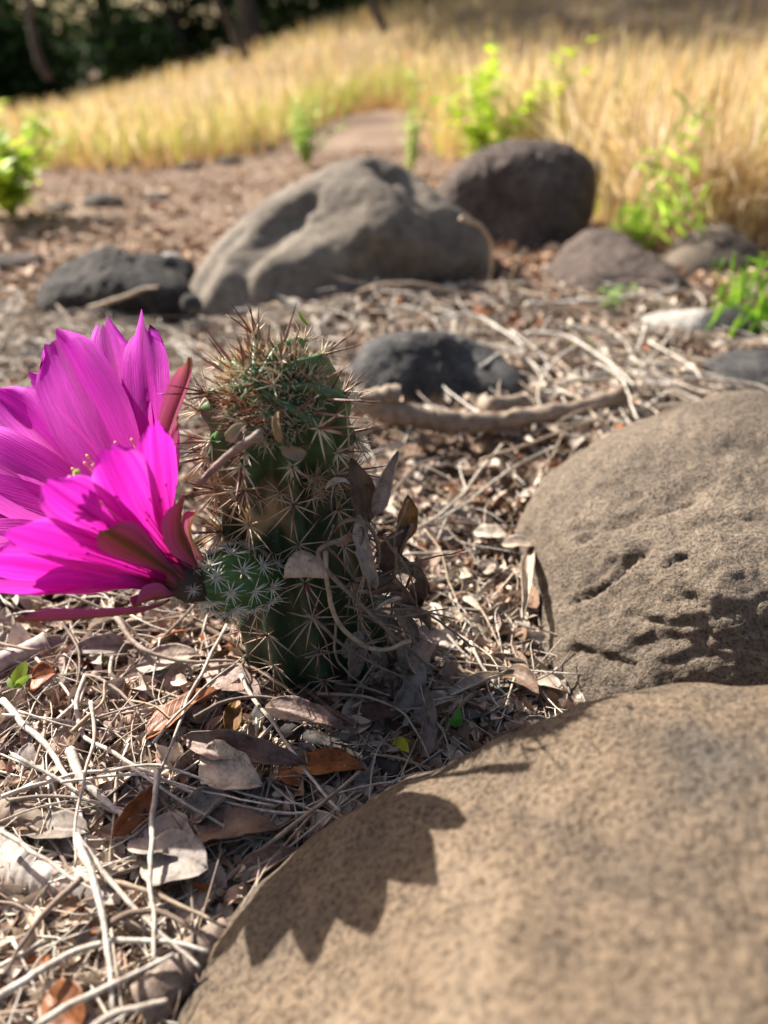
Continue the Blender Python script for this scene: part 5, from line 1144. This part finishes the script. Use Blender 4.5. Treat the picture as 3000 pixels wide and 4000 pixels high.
def fern(name, label, base, fronds, cols, pl, seed, cat='fern'):
    g_ = random.Random(seed); base = np.asarray(base, float); root = empty(name, base, label, cat)
    for pts in fronds:
        C = spline([p - base for p in pts], 26); p = Pile(); V, F = tube(C, np.linspace(.16, .04, 26) * pl / 3, 5); p.add(V, F, np.array(cols[0]) * .8)
        T = np.gradient(C, axis=0); T /= np.linalg.norm(T, axis=1)[:, None]
        for i in range(3, 26, 2):
            s = np.cross(T[i], (0.2, -.9, .35)); s /= np.linalg.norm(s)
            for sd in (-1, 1):
                L = pl * (math.sin(math.pi * (i / 26) ** .8) * .9 + .15) * g_.uniform(.8, 1.15); d = s * sd + T[i] * .35 + np.array((0, g_.uniform(-.4, .4), -.7 * g_.random()))
                if g_.random() < .25: continue
                V, F = leaf_pts(C[i], d, L, L * .065, (0, -.8, .5)); p.add(V, F, np.array(g_.choice(cols)) * g_.uniform(.8, 1.2))
        link('frond', p.mesh('frond', M['green']), root)
fy = lambda L: [at(u, v, Y=y) for u, v, y in L]
fern('fern', 'tall green fern with arching fronds in front of the pale grass', on(2520, 1010), [fy([(2500, 1010, 84), (2490, 820, 85), (2560, 640, 86), (2660, 460, 86), (2730, 420, 85), (2790, 510, 84)]), fy([(2500, 1010, 84), (2500, 850, 83), (2580, 720, 82), (2680, 600, 81), (2780, 570, 80)]), fy([(2510, 1010, 84), (2560, 920, 82), (2650, 850, 81), (2720, 800, 80), (2790, 820, 79)]), fy([(2500, 1010, 84), (2450, 900, 83), (2400, 850, 82)]), fy([(2500, 1010, 84), (2540, 880, 84), (2600, 780, 83), (2700, 690, 83)])], GRN, 3.6, 1)
fern('fern', 'bright green low fern beside the charcoal stone', on(3000, 1330), [fy([(3060, 1330, 57), (2980, 1190, 57), (2880, 1100, 57), (2790, 1030, 57)]), fy([(3060, 1330, 57), (3000, 1200, 56), (2960, 1080, 56), (2990, 990, 56)]), fy([(3060, 1330, 57), (2960, 1250, 55), (2860, 1190, 54), (2790, 1170, 54)]), fy([(3060, 1330, 57), (3040, 1180, 58), (3060, 1050, 58)]), fy([(3080, 1330, 57), (3150, 1200, 57), (3180, 1080, 57)])], [(.26, .50, .04), (.34, .56, .05), (.2, .42, .03)], 3.0, 2)

# ------------------------------------------------------------------ trees and thicket at the far edge of the meadow
def clumps(n, boxes, size, cols, seed):
    g_ = np.random.default_rng(seed); p = Pile()
    T = [leaf_pts(np.zeros(3), (0, 1, 0), 1.0, .3)]
    for (c, r, m) in boxes:
        d = g_.normal(size=(m, 3)); d /= np.linalg.norm(d, axis=1)[:, None]; d *= (g_.random((m, 1)) ** .45)
        pos = np.asarray(c) + d * np.asarray(r)
        scatter(p, T, pos, rotm(g_.uniform(0, 6.28, m), g_.normal(0, .6, m), g_.normal(0, .6, m)), g_.uniform(.6, 1.3, m) * size, np.array(cols)[g_.integers(0, len(cols), m)] * g_.uniform(.7, 1.3, (m, 1)))
    return p
DG = [(.03, .06, .02), (.04, .08, .022), (.022, .045, .018), (.07, .12, .03)]
def tree(label, x, y, H, R_, lean, seed):
    g_ = random.Random(seed); base = np.array((x, y, tz(x, y) - 3)); root = empty('tree', base, label, 'tree', None)
    top = np.array((lean[0], lean[1], H * .75)); C = spline([(0, 0, 0), top * (.3, .3, .4), top], 14); V, F = tube(C, np.linspace(.045, .015, 14) * H * .6, 10)
    link('trunk', mesh('trunk', V, F, M['bark_tree']), root)
    bx = []
    for k in range(16):
        a = g_.uniform(0, 6.28); f = g_.uniform(.2, 1) * R_; z = H * g_.uniform(.42, 1.0); s = g_.uniform(.22, .42) * R_
        c = np.array((lean[0] * z / H + math.cos(a) * f, lean[1] * z / H + math.sin(a) * f, z)); bx.append((c, (s, s, s * .7), 420))
        if k < 9:
            t = .35 + .06 * k; q = np.array([np.interp(t, np.linspace(0, 1, 14), C[:, j]) for j in range(3)]); B = spline([q, (q + c) / 2 + (0, 0, 6), c], 8); V, F = tube(B, np.linspace(.012, .003, 8) * H, 6); link('limb', mesh('limb', V, F, M['bark_tree']), root)
    link('crown', clumps(0, bx, 9, DG, seed).mesh('crown', M['dark_green']), root)
for a in [('dark tree leaning over the left end of the meadow', -470, 860, 260, 110, (-60, 0), 1), ('dark slanting tree in the middle of the thicket', -210, 900, 250, 100, (-70, 20), 2), ('dark tree with two bare slanting limbs behind the meadow', -40, 950, 270, 110, (-80, 30), 3), ('dark broad tree at the far end of the meadow', -110, 720, 330, 140, (-50, 0), 4), ('dark tree whose trunk stands in the high middle of the meadow', 30, 800, 340, 150, (20, 0), 6), ('dark tree standing alone on the rise of the meadow', 240, 980, 360, 160, (20, 0), 7), ('dark tree behind the others at the meadow edge', -360, 1060, 300, 130, (30, 0), 5)]: tree(*a)
# slanting bare saplings standing in the grass
for i, (lb, P) in enumerate([('dark bare sapling slanting out of the grass before the thicket', [(965, 230), (915, 120), (850, 20), (780, -120)]), ('thin dark bare stem standing in the left of the meadow', [(190, 310), (150, 220), (120, 100), (110, -80)]), ('bare stem rising from the meadow under the broad tree', [(1500, 120), (1465, 30), (1440, -120)])]):
    twig('bare_sapling', lb, M['bark_tree'], [at(u, v, Y=480) for u, v in P], 2.6, cat='sapling', taper=.3, seed=90 + i)
th = []
for k in range(26):
    x = gr_.uniform(-620, -330); y = 760 + gr_.uniform(0, 120); th.append(((x, y, tz(x, y) + gr_.uniform(10, 70)), (55, 45, 50), 420))
for i in range(130):
    x = gr_.uniform(-1300, 120); y = 880 + gr_.uniform(0, 260) + max(0, x + 100) * .5; th.append(((x, y, tz(x, y) + gr_.uniform(5, 90)), (65, 55, 55), 420))
tag(link('thicket', clumps(0, th, 10, DG, 77).mesh('thicket', M['dark_green'])), 'dark shaded thicket closing off the far side of the meadow', 'thicket', kind='stuff')
